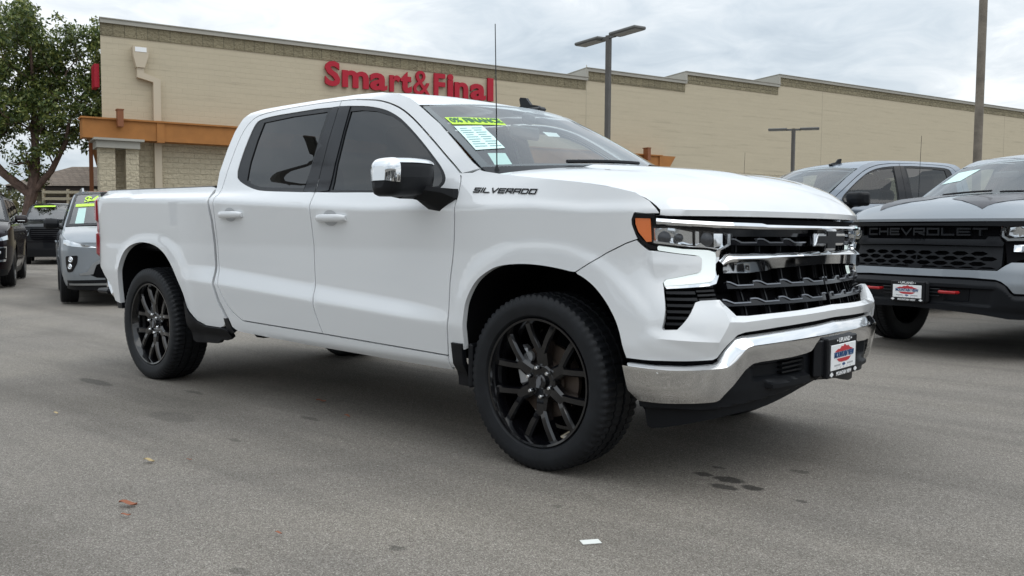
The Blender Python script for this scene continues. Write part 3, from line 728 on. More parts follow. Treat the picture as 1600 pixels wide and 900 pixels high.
    for k in range(73):
        b = -1+2*k/72; ub = .652+(UE-.652)*(1-abs(b)); p = body(ub, 1.186); lip.append((p[0]+.004, math.copysign(abs(p[1]), b) if b else 0, 1.186 if abs(b) < .99 else 1.19))
    P.append([(q[0]+.001, p[1], min(p[2]-.003, 1.211)) for p, q in zip(P[-1], lip)]); P.append(lip); P.append([(p[0]-.04, p[1]*.98, p[2]-.002) for p in lip])
    P = [[(p[0]-.02, p[1], p[2]-.03) for p in P[0]]]+P
    hd.grid(P, 0, flip=True); hood = hd.build('hood', paint, T, ang=40)
    # ---- fascia
    build_front(T, paint, style)
    # ---- mirrors
    for sd in (-1, 1): mirror(T, sd, style)
    # ---- antenna, fin
    if full:
        an = MB(); yb = .885; an.lathe([(0, .016), (.012, .014), (.03, .008), (.04, .004)], 12, axis='z', c=(-.345, -yb, 1.405)); an.tube([(-.345, -yb, 1.41), (-.352, -yb, 1.75), (-.362, -yb, 2.13)], [.0032, .0028, .0022], 6); an.build('antenna', 'trim', T)
    fn = MB(); fz = 1.893
    prof = [(-.10,0),(-.07,.022),(-.01,.032),(.03,.078),(.075,.085),(.085,.075),(.075,.03),(.10,.02),(.12,0)]
    fn.prism([(-1.10-x, fz+z) for x, z in prof], .238, .262, 'y'); fn.bbox((-1.11, .25, fz-.004), (.24, .075, .03), .012); fn.build('roof_antenna', 'trim', T, fix=True)
    # ---- interior
    it = MB(); it.bbox((-.42, 0, 1.30), (.50, 1.60, .16), .05); it.bbox((-.62, .42, 1.36), (.25, .5, .08), .03); it.bbox((-.62, 0, 1.20), (.2, .5, .3), .04); it.bbox((-1.7, 0, .72), (2.1, 1.7, .06)); it.build('dashboard', 'cabin', T)
    for x, ys in ((-1.35, (-.38, .38)), (-2.30, (-.42, .42))):
        for y in ys:
            s = MB(); s.bbox((x+.12, y, .98), (.52, .52, .18), .06); s.bbox((x-.16, y, 1.28), (.16, .50, .62), .06, rot=Matrix.Rotation(R(-12), 3, 'Y')); s.bbox((x-.25, y, 1.66), (.11, .27, .20), .045, rot=Matrix.Rotation(R(-12), 3, 'Y')); s.build('seat', 'seat', T)
    sw = MB(); c = Vector((-.82, .40, 1.31)); ax = Vector((-.85, 0, .5)).normalized(); a1 = Vector((0,1,0)); a2 = ax.cross(a1)
    sw.tube([c+(a1*math.cos(t)+a2*math.sin(t))*.185 for t in [2*PI*k/24 for k in range(25)]], .016, 8, cap=False); sw.tube([c+a1*.18, c-a1*.18], .02, 6); sw.tube([c, c-ax*.25], .04, 8); sw.build('steering_wheel', 'cabin', T)
    rm = MB(); rm.bbox(tuple(Vector(ws_pt(-.22, .78, -.10))), (.03, .26, .075), .015); rm.bbox(tuple(Vector(ws_pt(-.10, .90, -.04))), (.06, .09, .07), .02); rm.build('rear_view_mirror', 'cabin', T)
    # ---- wheels
    hub = .41+lift*0; 
    for xw in (0, -3.745):
        for sd in (-1, 1):
            if style == 'trail': make_wheel(T, xw, sd*.865, .425-lift, .425, .275, .245, 'six', sd, detail=(xw == 0))
            else: make_wheel(T, xw, sd*.867, .413-lift, .416, .275, .304, 'y6' if style == 'white' else 'six', sd, detail=(style == 'white'))
    for ch in kids(T): ch.location.z += lift
    return T
def dens_open(pts, g):
    o = []
    for p, q in zip(pts, pts[1:]):
        n = max(1, int(math.hypot(q[0]-p[0], q[1]-p[1])/g+.5)); o += [(lerp(p[0], q[0], k/n), lerp(p[1], q[1], k/n)) for k in range(n)]
    return o+[pts[-1]]
def cab_inner():
    # inner edge of the cab frame: front of the A-pillar foot, back along the two door tops and down the B rear edge, then the sill
    o = [(-.515,1.406)]
    o += [(x+.004, z+.004) for x, z in reversed([p for p in DF_TOP if p[1] > 1.415])]
    o += [(-1.738,1.901)]
    o += [(x-.001, z+.0035) for x, z in reversed([p for p in DR_TOP if p[1] > 1.84])]
    o += [(x-.0045, z) for x, z in reversed([p for p in DR_TOP if .6 < p[1] <= 1.84])]
    o += [(-2.578,.575),(-2.46,.5245),(-1.611,.5075),(-.576,.4815),(-.578,.408),(-1.163,.416),(-1.773,.428),(-2.50,.452),(-2.56,.462)]
    return o
def mirror(T, sd, style):
    def W_(p): return (p[0], p[1]*(-sd), p[2])
    ys = [-1.030,-1.045,-1.075,-1.10,-1.13,-1.17,-1.22,-1.265,-1.27,-1.30,-1.32,-1.332,-1.338]
    def sec(y):
        dx = interp(-y, [1.03,1.045,1.08,1.14,1.20,1.30,1.322,1.334,1.338],[.055,.075,.092,.105,.112,.110,.098,.075,.045]); hz = interp(-y, [1.03,1.045,1.08,1.20,1.30,1.322,1.334,1.338],[.068,.080,.087,.093,.091,.083,.068,.050])
        return dx, hz, 1.377-.004*(-y-1.2)*10
    def pt(y, t, g=0):
        dx, hz, zc = sec(y); c, s_ = math.cos(t), math.sin(t); e = .42; c2 = math.copysign(abs(c)**e, c); s2 = math.copysign(abs(s_)**e, s_)
        return W_((-.700+(dx+g)*c2*(1 if c > 0 else .75)-.02*max(0, -s2)*(c > 0), y-(g if y < -1.33 else 0), zc+(hz+g)*s2))
    h = MB(); rows = [[pt(y, 2*PI*k/40) for k in range(41)] for y in ys]
    h.grid(rows, 0); h.add(rows[0][:-1], [tuple(range(40))]); h.add(rows[-1][:-1], [tuple(reversed(range(40)))]); hd = h.build('mirror', 'plastic', T, fix=True, ang=50)
    if style == 'white':
        c = MB(); g = .005
        top = [[pt(y, R(28)+R(145)*k/16, g) for k in range(17)] for y in ys if y >= -1.30]
        end = [[pt(y, R(-2)+R(184)*k/24, g) for k in range(25)] for y in ys if y <= -1.295]
        c.grid(top, 0); c.grid(end, 0); c.add(end[-1], [tuple(range(25))]); 
        c.build('mirror_cap', 'chrome', hd, fix=True, ang=50)
    # arm and sail
    a = MB(); a.prism([(-.60,1.335),(-.50,1.325),(-.487,1.29),(-.515,1.235),(-.60,1.205),(-.655,1.200),(-.675,1.23),(-.70,1.30)], 0, 0, 'y')
    a = MB(); arm = []
    for y, xs, zz_ in ((-1.005,(-.675,-.495),(1.205,1.325)),(-1.035,(-.675,-.50),(1.215,1.325)),(-1.075,(-.72,-.55),(1.262,1.33)),(-1.12,(-.76,-.62),(1.275,1.34)),(-1.20,(-.77,-.63),(1.275,1.32))):
        (xa, xb), (za, zb) = xs, zz_
        arm.append([W_(p) for p in ((xa, y, zb), (xb, y, zb), (xb+.005, y, (za+zb)/2+.01), (lerp(xa, xb, .45), y, za), (xa, y, za+.01), (xa, y, zb))])
    a.grid(arm, 0); a.add(arm[0][:-1], [(0,1,2,3,4)]); a.add(arm[-1][:-1], [(4,3,2,1,0)]); a.build('mirror_arm', 'plastic', hd, fix=True)
    g = MB(); g.bbox(W_((-.783, -1.20, 1.375)), (.01, .19, .15), .004); g.build('mirror_glass', 'chrome', hd)
# ------------------------------------------------------------------ pickup front ends
def plate(T, c, nrm_tilt=0):
    """dealer plate on the bumper, facing +x"""
    fr = MB(); x, z = c
    fr.bbox((x-.012, 0, z-.004), (.030, .345, .186), .006); p = fr.build('licence_plate', 'plastic', T)
    w = MB(); w.bbox((x+.004, 0, z-.003), (.006, .292, .118), .002); wp = w.build('plate_face', 'platewhite', p)
    def mp(dy, dz, xx=x+.008): return lambda a, b, h: (xx+h, dy+a, z+dz+b)
    t = MB(); text_solid(t, '\u2022 UPLAND \u2022', mp(0, .066), depth=.0012, size=.029, bold=.0005, sx=1.2); t.build('frame_lettering', 'platewhite', p, smooth=False); t = MB(); text_solid(t, 'MOUNTAIN VIEW', mp(0, -.088), depth=.0012, size=.025, bold=.0004, sx=.9); t.build('frame_lettering', 'platewhite', p, smooth=False)
    for s in (-1, 1):
        t = MB(); t.prism([(s*.142+.018*a, z-.078+.010*b) for a, b in ((-1,-.45),(-.45,-.45),(-.4,-1),(.4,-1),(.45,-.45),(1,-.45),(.9,.45),(.45,.45),(.4,1),(-.4,1),(-.45,.45),(-.9,.45))], x+.007, x+.009, 'x'); t.build('frame_emblem', 'platewhite', p, smooth=False)
    t = MB(); text_solid(t, 'MOUNTAIN VIEW', mp(0, -.004), depth=.002, size=.036, bold=.0008, sx=.80); t.build('plate_lettering', 'plateblue', p, smooth=False)
    t = MB(); t.prism([(a, z+b) for a, b in ((-.095,.028),(-.07,.036),(-.05,.034),(-.03,.046),(-.01,.043),(.005,.054),(.03,.042),(.05,.044),(.07,.033),(.10,.026),(.11,.022),(-.11,.022))], x+.0075, x+.0085, 'x'); t.prism([(a, z+b) for a, b in ((-.085,-.010),(.085,-.010),(.06,-.024),(.03,-.028),(-.03,-.028),(-.06,-.024))], x+.0075, x+.0085, 'x'); t.build('plate_artwork', 'platered', p, smooth=False)
    t = MB(); t.prism([(a, z-.040+b) for a, b in ((-.016,-.003),(-.006,-.006),(.006,-.006),(.018,-.003),(.016,.003),(.006,.006),(-.006,.006),(-.018,.003))], x+.0075, x+.0085, 'x'); t.build('plate_emblem', 'plateblue', p, smooth=False)
    t = MB()
    for s in (-1, 1): t.box((x+.0078, s*.075, z-.040), (.001, .07, .008))
    for k in range(5): t.box((x+.0078, -.08+.04*k, z-.053), (.001, .005, .005))
    t.build('plate_small_print', 'plategrey', p, smooth=False)
_FP = [(.598,.716,0),(.658,.717,0),(.758,.832,0),(.850,.831,.018),(.876,.745,.032),(.822,.668,.032),(.598,.678,.012),(.885,.817,.006),(.941,.770,0),(1.10,.773,0),(1.34,.775,0),(UE,.782,0),
       (.598,.592,0),(.812,.594,.004),(.880,.655,.012),(.935,.694,.014),(1.17,.711,.010),(1.40,.717,.010),(UE,.724,.010),(.955,.742,.026),(1.12,.749,.022),(1.36,.752,.021),(UE,.758,.021),(.54,.716,0),(.50,.66,0),(.466,.586,0),(.54,.86,0),(.63,.88,0),(.598,.72,0)]
_FV, _, _FT, _fo, _, _ = delaunay_2d_cdt([Vector(p[:2]) for p in _FP], [(6,5),(5,4),(4,3),(4,19),(19,20),(20,21),(21,22),(0,1),(1,2),(2,3),(3,7),(7,8),(8,9),(9,10),(10,11)], [], 0, 1e-6)
_FO = [_FP[o[0]][2] if o else 0 for o in _fo]
def facet(u, z):      # faceted chin: piecewise-plane offset over a few ridge points
    u = min(u, UE-1e-4)
    for t in _FT:
        a, b, c = (_FV[i] for i in t); d = (b.y-c.y)*(a.x-c.x)+(c.x-b.x)*(a.y-c.y)
        if abs(d) < 1e-12: continue
        l0 = ((b.y-c.y)*(u-c.x)+(c.x-b.x)*(z-c.y))/d; l1 = ((c.y-a.y)*(u-c.x)+(a.x-c.x)*(z-c.y))/d; l2 = 1-l0-l1
        if min(l0, l1, l2) > -1e-3: return l0*_FO[t[0]]+l1*_FO[t[1]]+l2*_FO[t[2]]
    return 0
RIDGE = [[(.604,.678),(.822,.668),(.876,.745),(.852,.826)],[(.880,.745),(.955,.742),(1.12,.749),(1.36,.752),(UE-.004,.758)]]
def build_front(T, paint, style):
    C1 = UE
    if style == 'white' or style == 'plain':
        chrome = 'chrome'
        # white fascia
        cov = [(.268,.936)]+[(x+.0018, z-.002) for x, z in FGAP]+[(.578,1.060),(.606,1.040),(.640,1.038),(.717,1.028),(.812,1.018),(.826,1.008),(.820,.960),(.808,.950),(.662,.921),(.648,.907),(.646,.889),(.625,.80),(.600,.722),(.606,.714),(.658,.717),(.755,.829),(.778,.834),(.862,.832),(.885,.817),(.941,.770),(1.0,.767),(1.114,.770),(1.326,.773),(1.55,.779),(C1,.782),(C1,.724),(1.59,.723),(1.173,.711),(.971,.702),(.930,.693),(.878,.652),(.828,.601),(.810,.593),(.646,.587),(.526,.584),(.466,.586),(.455,.64)]+[p for p in reversed(ARCH_F) if p[0] > .27 and p[1] > .65]
        def of(u, z): 
            o = facet(u, z)
            # wedge between the light bars leans in towards the lamp
            if u > .62 and z > .9: o += .012*(1-abs(z-.985)/.07) if abs(z-.985) < .07 else 0
            return o
        both('front_fascia', paint, T, [cov], thick=.035, offf=of, gu=.025, gz=.015, lines=RIDGE, ang=14)
        # chrome bumper
        cb = [(.465,.572),(.58,.569),(.684,.571),(.807,.578),(.835,.588),(.871,.627),(.923,.676),(.966,.686),(1.174,.693),(1.49,.70),(C1,.706),(C1,.625),(1.467,.625),(1.44,.622),(1.42,.605),(1.405,.587),(1.36,.580),(1.251,.573),(1.148,.571),(1.05,.570),(1.004,.566),(.96,.54),(.891,.476),(.815,.416),(.79,.408),(.729,.404),(.619,.396),(.537,.393),(.480,.393),(.468,.42),(.464,.50)]
        def oc(u, z):
            zt, zc = zt_(u), zc_(u)
            if z > zc: return .040*(1-((z-zc)/(zt-zc))**1.3) if z < zt else 0
            return .040-.030*min(1, (zc-z)/.17)**1.2
        zb_ = lambda u: interp(u, [.466,.480,.537,.619,.729,.79,.815,.891,.96,1.004,1.05,1.25,1.36,1.405,1.42,1.44,1.467,1.67],[.44,.393,.393,.396,.404,.408,.418,.476,.54,.566,.570,.573,.580,.587,.603,.622,.625,.625])
        def pf(u):
            zt, zc, zb = zt_(u), zc_(u), zb_(u); H = max(.02, zt-zb); c = min(.95, (zt-zc)/H)
            up = [(0, -.03), (0, 0), (c*.12, .010), (c*.35, .021), (c*.7, .034), (c*.93, .0405)]
            lo = [(c+(1-c)*t, .041-.030*t**1.25*min(1, (zc-zb)/.15)) for t in (.02,.1,.25,.45,.65,.85,.97)]
            return up+lo+[(1, -.02)]
        m = strip(MB(), body, .466, C1, zt_, zb_, pf, n=110); m.mirror(); m.build('front_bumper', 'chrome', T, ang=25)
        # black strip between fascia and chrome
        gp = [(.464,.59),(.646,.592),(.812,.598),(.828,.606),(.878,.658),(.933,.698),(.971,.708),(1.173,.716),(1.59,.728),(C1,.729),(C1,.69),(1.18,.68),(.966,.67),(.86,.59),(.80,.565),(.47,.56)]
        both('bumper_seal', 'matte', T, [gp], thick=.0, off=-.022)
        # lower valance and air dam
        va = [(.478,.42),(.80,.425),(.90,.49),(.965,.548),(1.01,.575),(1.25,.58),(1.40,.592),(1.44,.63),(C1,.632),(C1,.435),(1.45,.405),(1.356,.388),(1.143,.352),(.936,.337),(.718,.311),(.592,.281),(.50,.262),(.484,.272),(.478,.34)]
        def ov(u, z):
            o = -.006
            zl = interp(u, [.48,.8,1.1,1.4,1.66],[.365,.375,.40,.43,.46])
            o -= .045*(1-sst(zl-.012, zl+.004, z))                 # air dam set back
            if 1.02 < u < 1.60:                                    # recess with the slats
                r = min((u-1.03)/.02, (1.40-u)/.02, (z-.480)/.015, (.560-z)/.01) if u < 1.41 else -1
                o -= .030*max(0, min(1, r))
            if 1.08 < u < 1.44:                                    # hook shelf
                r = min((z-.440)/.006, (interp(u,[1.10,1.23,1.30,1.42],[.472,.476,.488,.489])-z)/.006, (u-1.10)/.02, (1.42-u)/.02)
                o += .028*max(0, min(1, r))
            e = interp(u, [.80,.86,.96,1.0,1.16],[.43,.46,.53,.548,.552])
            if .84 < u < 1.17: o += .014*max(0, min(1, (z-(e-.004))/.006))
            return o
        va_ = both('lower_valance', 'darkplastic', T, [va], thick=.03, offf=ov, gu=.02, gz=.008)
        for k in range(3):
            for sg in (-1, 1):
                m = MB(); zz_ = .500+.020*k; panel(m, [(1.225,zz_),(1.39,zz_+.003),(1.39,zz_+.011),(1.225,zz_+.007)], body, off=-.010, thick=.03, side=-1)
                if sg > 0: m.v = [(x, -y, z) for x, y, z in m.v]; m.f = [q[::-1] for q in m.f]
                m.build('vent_slat', 'trim', va_)
        # plate bracket
        m = MB(); m.bbox((1.010, 0, .548), (.05, .46, .20), .03); m.build('plate_bracket', 'plastic', T); plate(T, (1.052, .548))
        # side duct with blades
        du = [(.604,.716),(.658,.718),(.752,.829),(.775,.838),(.864,.836),(.872,.915),(.79,.902),(.654,.893),(.650,.889),(.628,.80)]
        d_ = both('air_duct', 'matte', T, [du], off=-.05, thick=0)
        for k in range(6):
            z0 = .735+.026*k; u1 = min(.775, .672+(z0-.717)*.90); u0 = .610+(z0-.716)*.26
            both('duct_blade', 'plastic', d_, [[(u0,z0),(u1,z0+.001),(u1,z0+.013),(u0,z0+.011)]], off=-.012, thick=.04)
        for k in range(4):
            z0 = .842+.017*k; both('duct_blade', 'plastic', d_, [[(.785,z0),(.875,z0+.002),(.875,z0+.010),(.785,z0+.008)]], off=-.018, thick=.03)
        # headlamp
        su = [(.545,1.197),(.640,1.192),(.640,1.180),(.90,1.165),(C1,1.156),(C1,1.10),(.979,1.10),(.979,1.062),(.921,1.037),(.862,1.048),(.751,1.054),(.640,1.044),(.611,1.050),(.574,1.076),(.551,1.108),(.536,1.15),(.536,1.173)]
        bz = both('headlamp_housing', 'blackgloss', T, [su], off=-.035, thick=.0)
        both('housing_rim', 'blackgloss', bz, [[(.545,1.197),(.633,1.192),(.633,1.176),(.622,1.176),(.552,1.180),(.544,1.165),(.545,1.150),(.558,1.112),(.580,1.086),(.613,1.063),(.637,1.058),(.637,1.044),(.611,1.048),(.574,1.074),(.551,1.108),(.536,1.15),(.536,1.173)]], off=.001, thick=.04)
        both('turn_signal', 'amber', bz, [[(.550,1.176),(.615,1.174),(.618,1.078),(.596,1.076),(.562,1.118),(.550,1.152)]], off=-.004, thick=.03)
        both('lamp_reflector', 'reflector', bz, [[(.626,1.132),(.70,1.134),(.80,1.118),(.80,1.064),(.751,1.066),(.64,1.079),(.626,1.079)],[(.905,1.112),(.945,1.112),(.945,1.060),(.905,1.052)]], off=-.026, thick=.01, offf=lambda u, z: .006*math.sin(u*240))
        both('lamp_bezel', 'reflector', bz, [[(.626,1.082),(.64,1.079),(.751,1.066),(.80,1.060),(.826,1.074),(.852,1.058),(.921,1.050),(.958,1.070),(.960,1.112),(.974,1.112),(.976,1.066),(.921,1.042),(.862,1.053),(.751,1.059),(.64,1.070),(.626,1.072)]], off=-.006, thick=.02)
        both('lamp_divider', 'reflector', bz, [[(.806,1.122),(.822,1.120),(.822,1.06),(.806,1.06)]], off=-.01, thick=.02)
        for uu, rr in ((.672,.024),(.735,.016),(.862,.026)):
            for sg in (1, -1):
                p = Vector(body(uu, 1.094+(0 if uu < .8 else -.006))); q = Vector(body(uu+.01, 1.09)); t = (q-p).normalized(); n = Vector((-t.y, t.x, 0)) 
                if n.y > 0: n = -n
                m = MB()
                for (dr, h0, mi) in ((rr, -.014, 0),):
                    a1 = Vector((t.x, t.y, 0)).normalized(); a2 = Vector((0,0,1)); ringp = []
                    for h, r in ((-.03, rr*1.15), (-.010, rr*1.15), (-.008, rr*.95), (-.004, rr*.7), (-.001, rr*.35), (0, .0005)):
                        ringp.append([tuple(p+n*(h-.004)+a1*(r*math.cos(q_))+a2*(r*math.sin(q_))) for q_ in [2*PI*k/18 for k in range(19)]])
                    m.grid(ringp, 0)
                if sg < 0: m.v = [(x, -y, z) for x, y, z in m.v]
                m.build('projector_lens', 'lampdark', bz, fix=True)
        both('lamp_lens', 'cglass', bz, [[(.622,1.142),(.704,1.142),(.771,1.130),(.92,1.117),(.976,1.115),(.979,1.064),(.921,1.038),(.862,1.050),(.751,1.056),(.64,1.070),(.620,1.074)]], off=.004, thick=.0)
        # running light
        both('running_light', 'led', T, [rounded([(.642,1.060),(.751,1.047),(.862,1.043),(.892,1.034),(.897,1.010),(.888,.935),(.868,.916),(.848,.911),(.753,.903),(.652,.894),(.652,.908),(.664,.920),(.811,.948),(.822,.957),(.829,1.012),(.815,1.021),(.717,1.031),(.642,1.042)], .008)], off=.0, thick=.03)
        both('light_trim', chrome, T, [[(.897,1.036),(.912,1.050),(.922,1.046),(.915,1.02),(.905,.935),(.885,.905),(.848,.896),(.753,.890),(.656,.884),(.653,.893),(.753,.901),(.86,.910),(.880,.925),(.892,.945),(.901,1.010)]], off=-.004, thick=.03)
        # grille
        gr = both('grille', 'matte', T, [[(.885,.905),(.905,.94),(.92,1.03),(.98,1.07),(.98,1.13),(C1,1.13),(C1,.79),(1.1,.775),(.94,.77),(.86,.83)]], off=-.085, thick=0)
        strip(MB(), body, .640, C1, lambda u: interp(u,[.64,.724,.90,1.156,1.185,1.406,1.67],[1.178,1.172,1.165,1.161,1.155,1.153,1.152]), lambda u: interp(u,[.64,.771,.90,1.124,1.407,1.67],[1.150,1.141,1.135,1.130,1.132,1.133]), [(0,-.05),(0,-.004),(.10,.006),(.55,.014),(.90,.012),(1,.004),(1,-.05)], n=60).mirror().build('grille_bar_upper', chrome, T, ang=25)
        def om(u, z):
            zc = interp(u, [.93,1.63],[1.017,1.022]); 
            return (.026*(1-min(1, (z-zc)/.014)) if z > zc else .026-.010*min(1, (zc-z)/.06))
        strip(MB(), body, .912, C1, lambda u: interp(u,[.912,.930,.955,1.261,1.67],[1.0,1.022,1.033,1.033,1.037]), lambda u: interp(u,[.911,1.04,1.161,1.204,1.489,1.67],[.946,.945,.951,.961,.969,.973]), [(0,-.05),(0,-.006),(.02,-.002),(.27,.026),(.30,.0275),(.5,.0255),(.97,.020),(1,.016),(1,-.05)], n=60).mirror().build('grille_bar_centre', chrome, T, ang=25)
        def zig(u0, u1, z0, p=.182, hz=.016, ph=0):
            t = []; u = u0-ph
            while u < u1:
                for du_, dz in ((0, hz), (.018, hz*.85), (.055, 0), (.150, 0), (.152, hz*.95), (.170, hz)):
                    if u0 <= u+du_ <= u1: t.append((u+du_, z0+dz))
                u += p
            return t
        for z0, u0, u1 in ((1.078,.985,1.50),(.899,.94,C1),(.827,.895,C1)):
            t = zig(u0, u1, z0, ph=.0)
            def drop(a): return [(u, z-a) for u, z in t]
            both('grille_louver', 'blackgloss', gr, [t+[(t[-1][0], z0-.020), (t[0][0], z0-.014)]], off=-.012, thick=.07, gz=.01)
            both('louver_edge', 'louver', gr, [t+drop(.0055)[::-1]], off=-.006, thick=.02, gz=.01)
        for k in range(5):
            u = 1.03+.155*k
            both('grille_divider', 'matte', gr, [[(u-.010,.775),(u+.010,.775),(u+.010,1.13),(u-.010,1.13)]], off=-.05, thick=.03)
            both('grille_divider', 'trim', gr, [[(u+.024,.775),(u+.032,.775),(u+.032,1.13),(u+.024,1.13)]], off=-.055, thick=.02)
        # emblem
        sz = 1.087
        bow = [(-.182,-.030),(-.055,-.030),(-.055,-.054),(.068,-.054),(.068,-.028),(.165,-.028),(.195,.030),(.075,.030),(.075,.054),(-.055,.054),(-.055,.030),(-.140,.030)]
        def sc(poly, k, dy=0): return [(a*k, sz+b*k+dy) for a, b in poly]
        m = MB(); m.prism(sc(bow, .95), .94, .974, 'x'); m.prism(inset(sc(bow, .95), .004), .973, .979, 'x'); e = m.build('grille_emblem', chrome, T, smooth=False, fix=True)
        m = MB(); m.prism(inset(sc(bow, .95), .011), .975, .983, 'x'); m.build('emblem_face', 'plastic', e, smooth=False, fix=True)
        both('hood_seal', 'matte', T, [[(.645,1.186),(.90,1.176),(C1,1.176),(C1,1.150),(1.2,1.155),(.90,1.162),(.645,1.176)]], off=-.02, thick=0)
    else:
        # off-road trim: black bars, letters, steel-style black bumper
        cov = [(.268,.936)]+[(x+.0018, z-.002) for x, z in FGAP]+[(.60,1.06),(.64,1.02),(.72,.99),(.80,.97),(.80,.93),(.66,.915),(.62,.80),(.604,.722),(.658,.717),(.755,.829),(.862,.829),(.905,.802),(.961,.755),(C1,.755),(C1,.690),(1.173,.690),(.971,.680),(.93,.665),(.878,.625),(.828,.575),(.810,.566),(.646,.560),(.526,.560),(.466,.566),(.455,.64)]+[p for p in reversed(ARCH_F) if p[0] > .27 and p[1] > .65]
        both('front_fascia', paint, T, [cov], thick=.035, offf=lambda u, z: .012*sst(.70,.80,u)*(1-sst(.62,.75,z)), gu=.03, gz=.015)
        va = [(.46,.54),(.64,.54),(.81,.545),(.85,.57),(.90,.63),(.96,.66),(1.17,.668),(C1,.670),(C1,.400),(1.45,.395),(1.2,.385),(1.0,.37),(.80,.345),(.60,.345),(.50,.38),(.468,.43)]
        def ov(u, z):
            zt = interp(u, [.46,.81,.90,.96,C1],[.545,.55,.63,.66,.67]); o = .045-1.0*max(0, z-(zt-.035))
            if u > .95 and z < .60: o -= .025*sst(.95, 1.0, u)*(1-sst(.585,.60,z))*sst(.44,.455,z)*(1-0)
            if 1.14 < u < 1.36 and .47 < z < .58: o -= .03
            return o
        bp = both('front_bumper', 'darkplastic', T, [va], thick=.03, offf=ov, gu=.02, gz=.01)
        both('bumper_seal', 'matte', T, [[(.464,.575),(.81,.58),(.878,.64),(.95,.70),(C1,.71),(C1,.655),(.96,.645),(.85,.55),(.47,.53)]], off=-.01, thick=0)
        for sg in (-1, 1):
            m = MB(); m.tube([(1.02, sg*.455, .555), (1.075, sg*.45, .555), (1.085, sg*.42, .555), (1.085, sg*.34, .555), (1.075, sg*.31, .555), (1.02, sg*.305, .555)], .014, 8); m.build('tow_hook', 'hookred', T)
            for k in range(3): MB().bbox((1.035, sg*.23, .515+.03*k), (.02, .12, .010), .003).build('vent_slat', 'trim', bp)
        m = MB(); m.bbox((1.035, 0, .54), (.06, .38, .20), .02); m.build('plate_bracket', 'plastic', T); plate(T, (1.088, .545))
        both('grille_bar_upper', 'plastic', T, [[(.60,1.185),(.724,1.182),(.90,1.180),(C1,1.170),(C1,1.148),(.90,1.142),(.60,1.15)]], off=.012, thick=.05)
        gr = both('grille', 'matte', T, [[(.93,.80),(.96,.76),(C1,.757),(C1,1.15),(.965,1.15),(.965,1.05),(.92,1.0)]], off=-.06, thick=0)
        both('grille_bar_centre', 'darkplastic', T, [[(.935,.995),(.97,1.052),(1.06,1.052),(1.075,1.025),(C1,1.025),(C1,.975),(.94,.965)]], off=.004, thick=.05, offf=lambda u, z: .01 if z < 1.02 else 0)
        m = MB()
        block_text(m, 'CHEVROLET', lambda x, y, h: (body(UE-abs(x), 1.09)[0]-.036+h, x, 1.092+y), .118, .070, .017, .016, .03)
        m.build('grille_lettering', 'trim', T, smooth=False, fix=True)
        # honeycomb: one mesh, hexagonal openings
        poly = [(.935,.80),(.965,.762),(C1,.762),(C1,.965),(.94,.965)]
        holes = []
        for r in range(5):
            for c in range(-1, 9):
                hu, hz = 1.663-.155*c-(.0775 if r % 2 else 0), .768+.045*r
                hx = [(hu+.072*a, hz+.019*b) for a, b in ((-1,0),(-.45,1),(.45,1),(1,0),(.45,-1),(-.45,-1))]
                if all(.955 < p[0] < C1-.001 and .768 < p[1] < .962 for p in hx): holes.append(hx)
                elif hu > C1-.08 and hu < C1+.05:
                    hx = [(min(p[0], C1-.0005), p[1]) for p in hx]
                    hx2 = []
                    for p in hx:
                        if not hx2 or abs(p[0]-hx2[-1][0])+abs(p[1]-hx2[-1][1]) > 1e-4: hx2.append(p)
                    if hu < C1+.01 and all(.768 < p[1] < .962 for p in hx2): holes.append([(min(p[0], C1-.004), p[1]) for p in hx2])
                elif hz-.019 < .768 and hz+.0 > .768-.03 and .955 < hu-.072 and hu+.072 < C1-.004:
                    holes.append([(hu-.072,.772),(hu-.032,hz+.019),(hu+.032,hz+.019),(hu+.072,.772)]) if hz+.019 > .78 else None
        both('grille_mesh', 'darkplastic', gr, [poly], off=-.01, thick=.025, holes=holes)
        bz = both('headlamp_housing', 'matte', T, [[(.545,1.165),(.90,1.16),(.965,1.15),(.965,1.05),(.93,1.0),(.90,.83),(.80,.86),(.66,.90),(.60,1.05),(.56,1.10)]], off=-.03, thick=.0)
        both('lamp_reflector', 'reflector', bz, [[(.64,1.145),(.80,1.14),(.90,1.13),(.905,1.065),(.86,1.045),(.64,1.065)]], off=-.018, thick=.01, offf=lambda u, z: .006*math.sin(u*160)+.003*math.sin(z*400))
        both('running_light', 'satin', bz, [[(.66,1.045),(.80,1.040),(.90,1.035),(.94,1.06),(.945,1.10),(.955,1.10),(.955,1.05),(.91,1.015),(.66,1.02)]], off=-.006, thick=.02)
        both('fog_light', 'reflector', bz, [[(.66,.99),(.86,.98),(.86,.925),(.66,.925)]], off=-.012, thick=.01, offf=lambda u, z: .005*math.sin(u*200))
        both('lamp_lens', 'cglass', bz, [[(.61,1.15),(.965,1.14),(.965,1.06),(.91,1.01),(.62,1.02)]], off=.004, thick=.0)
        both('turn_signal', 'amber', bz, [[(.552,1.15),(.60,1.15),(.60,1.08),(.565,1.09)]], off=-.004, thick=.02)
        # hood decal: two charcoal panels on the power dome
        m = MB()
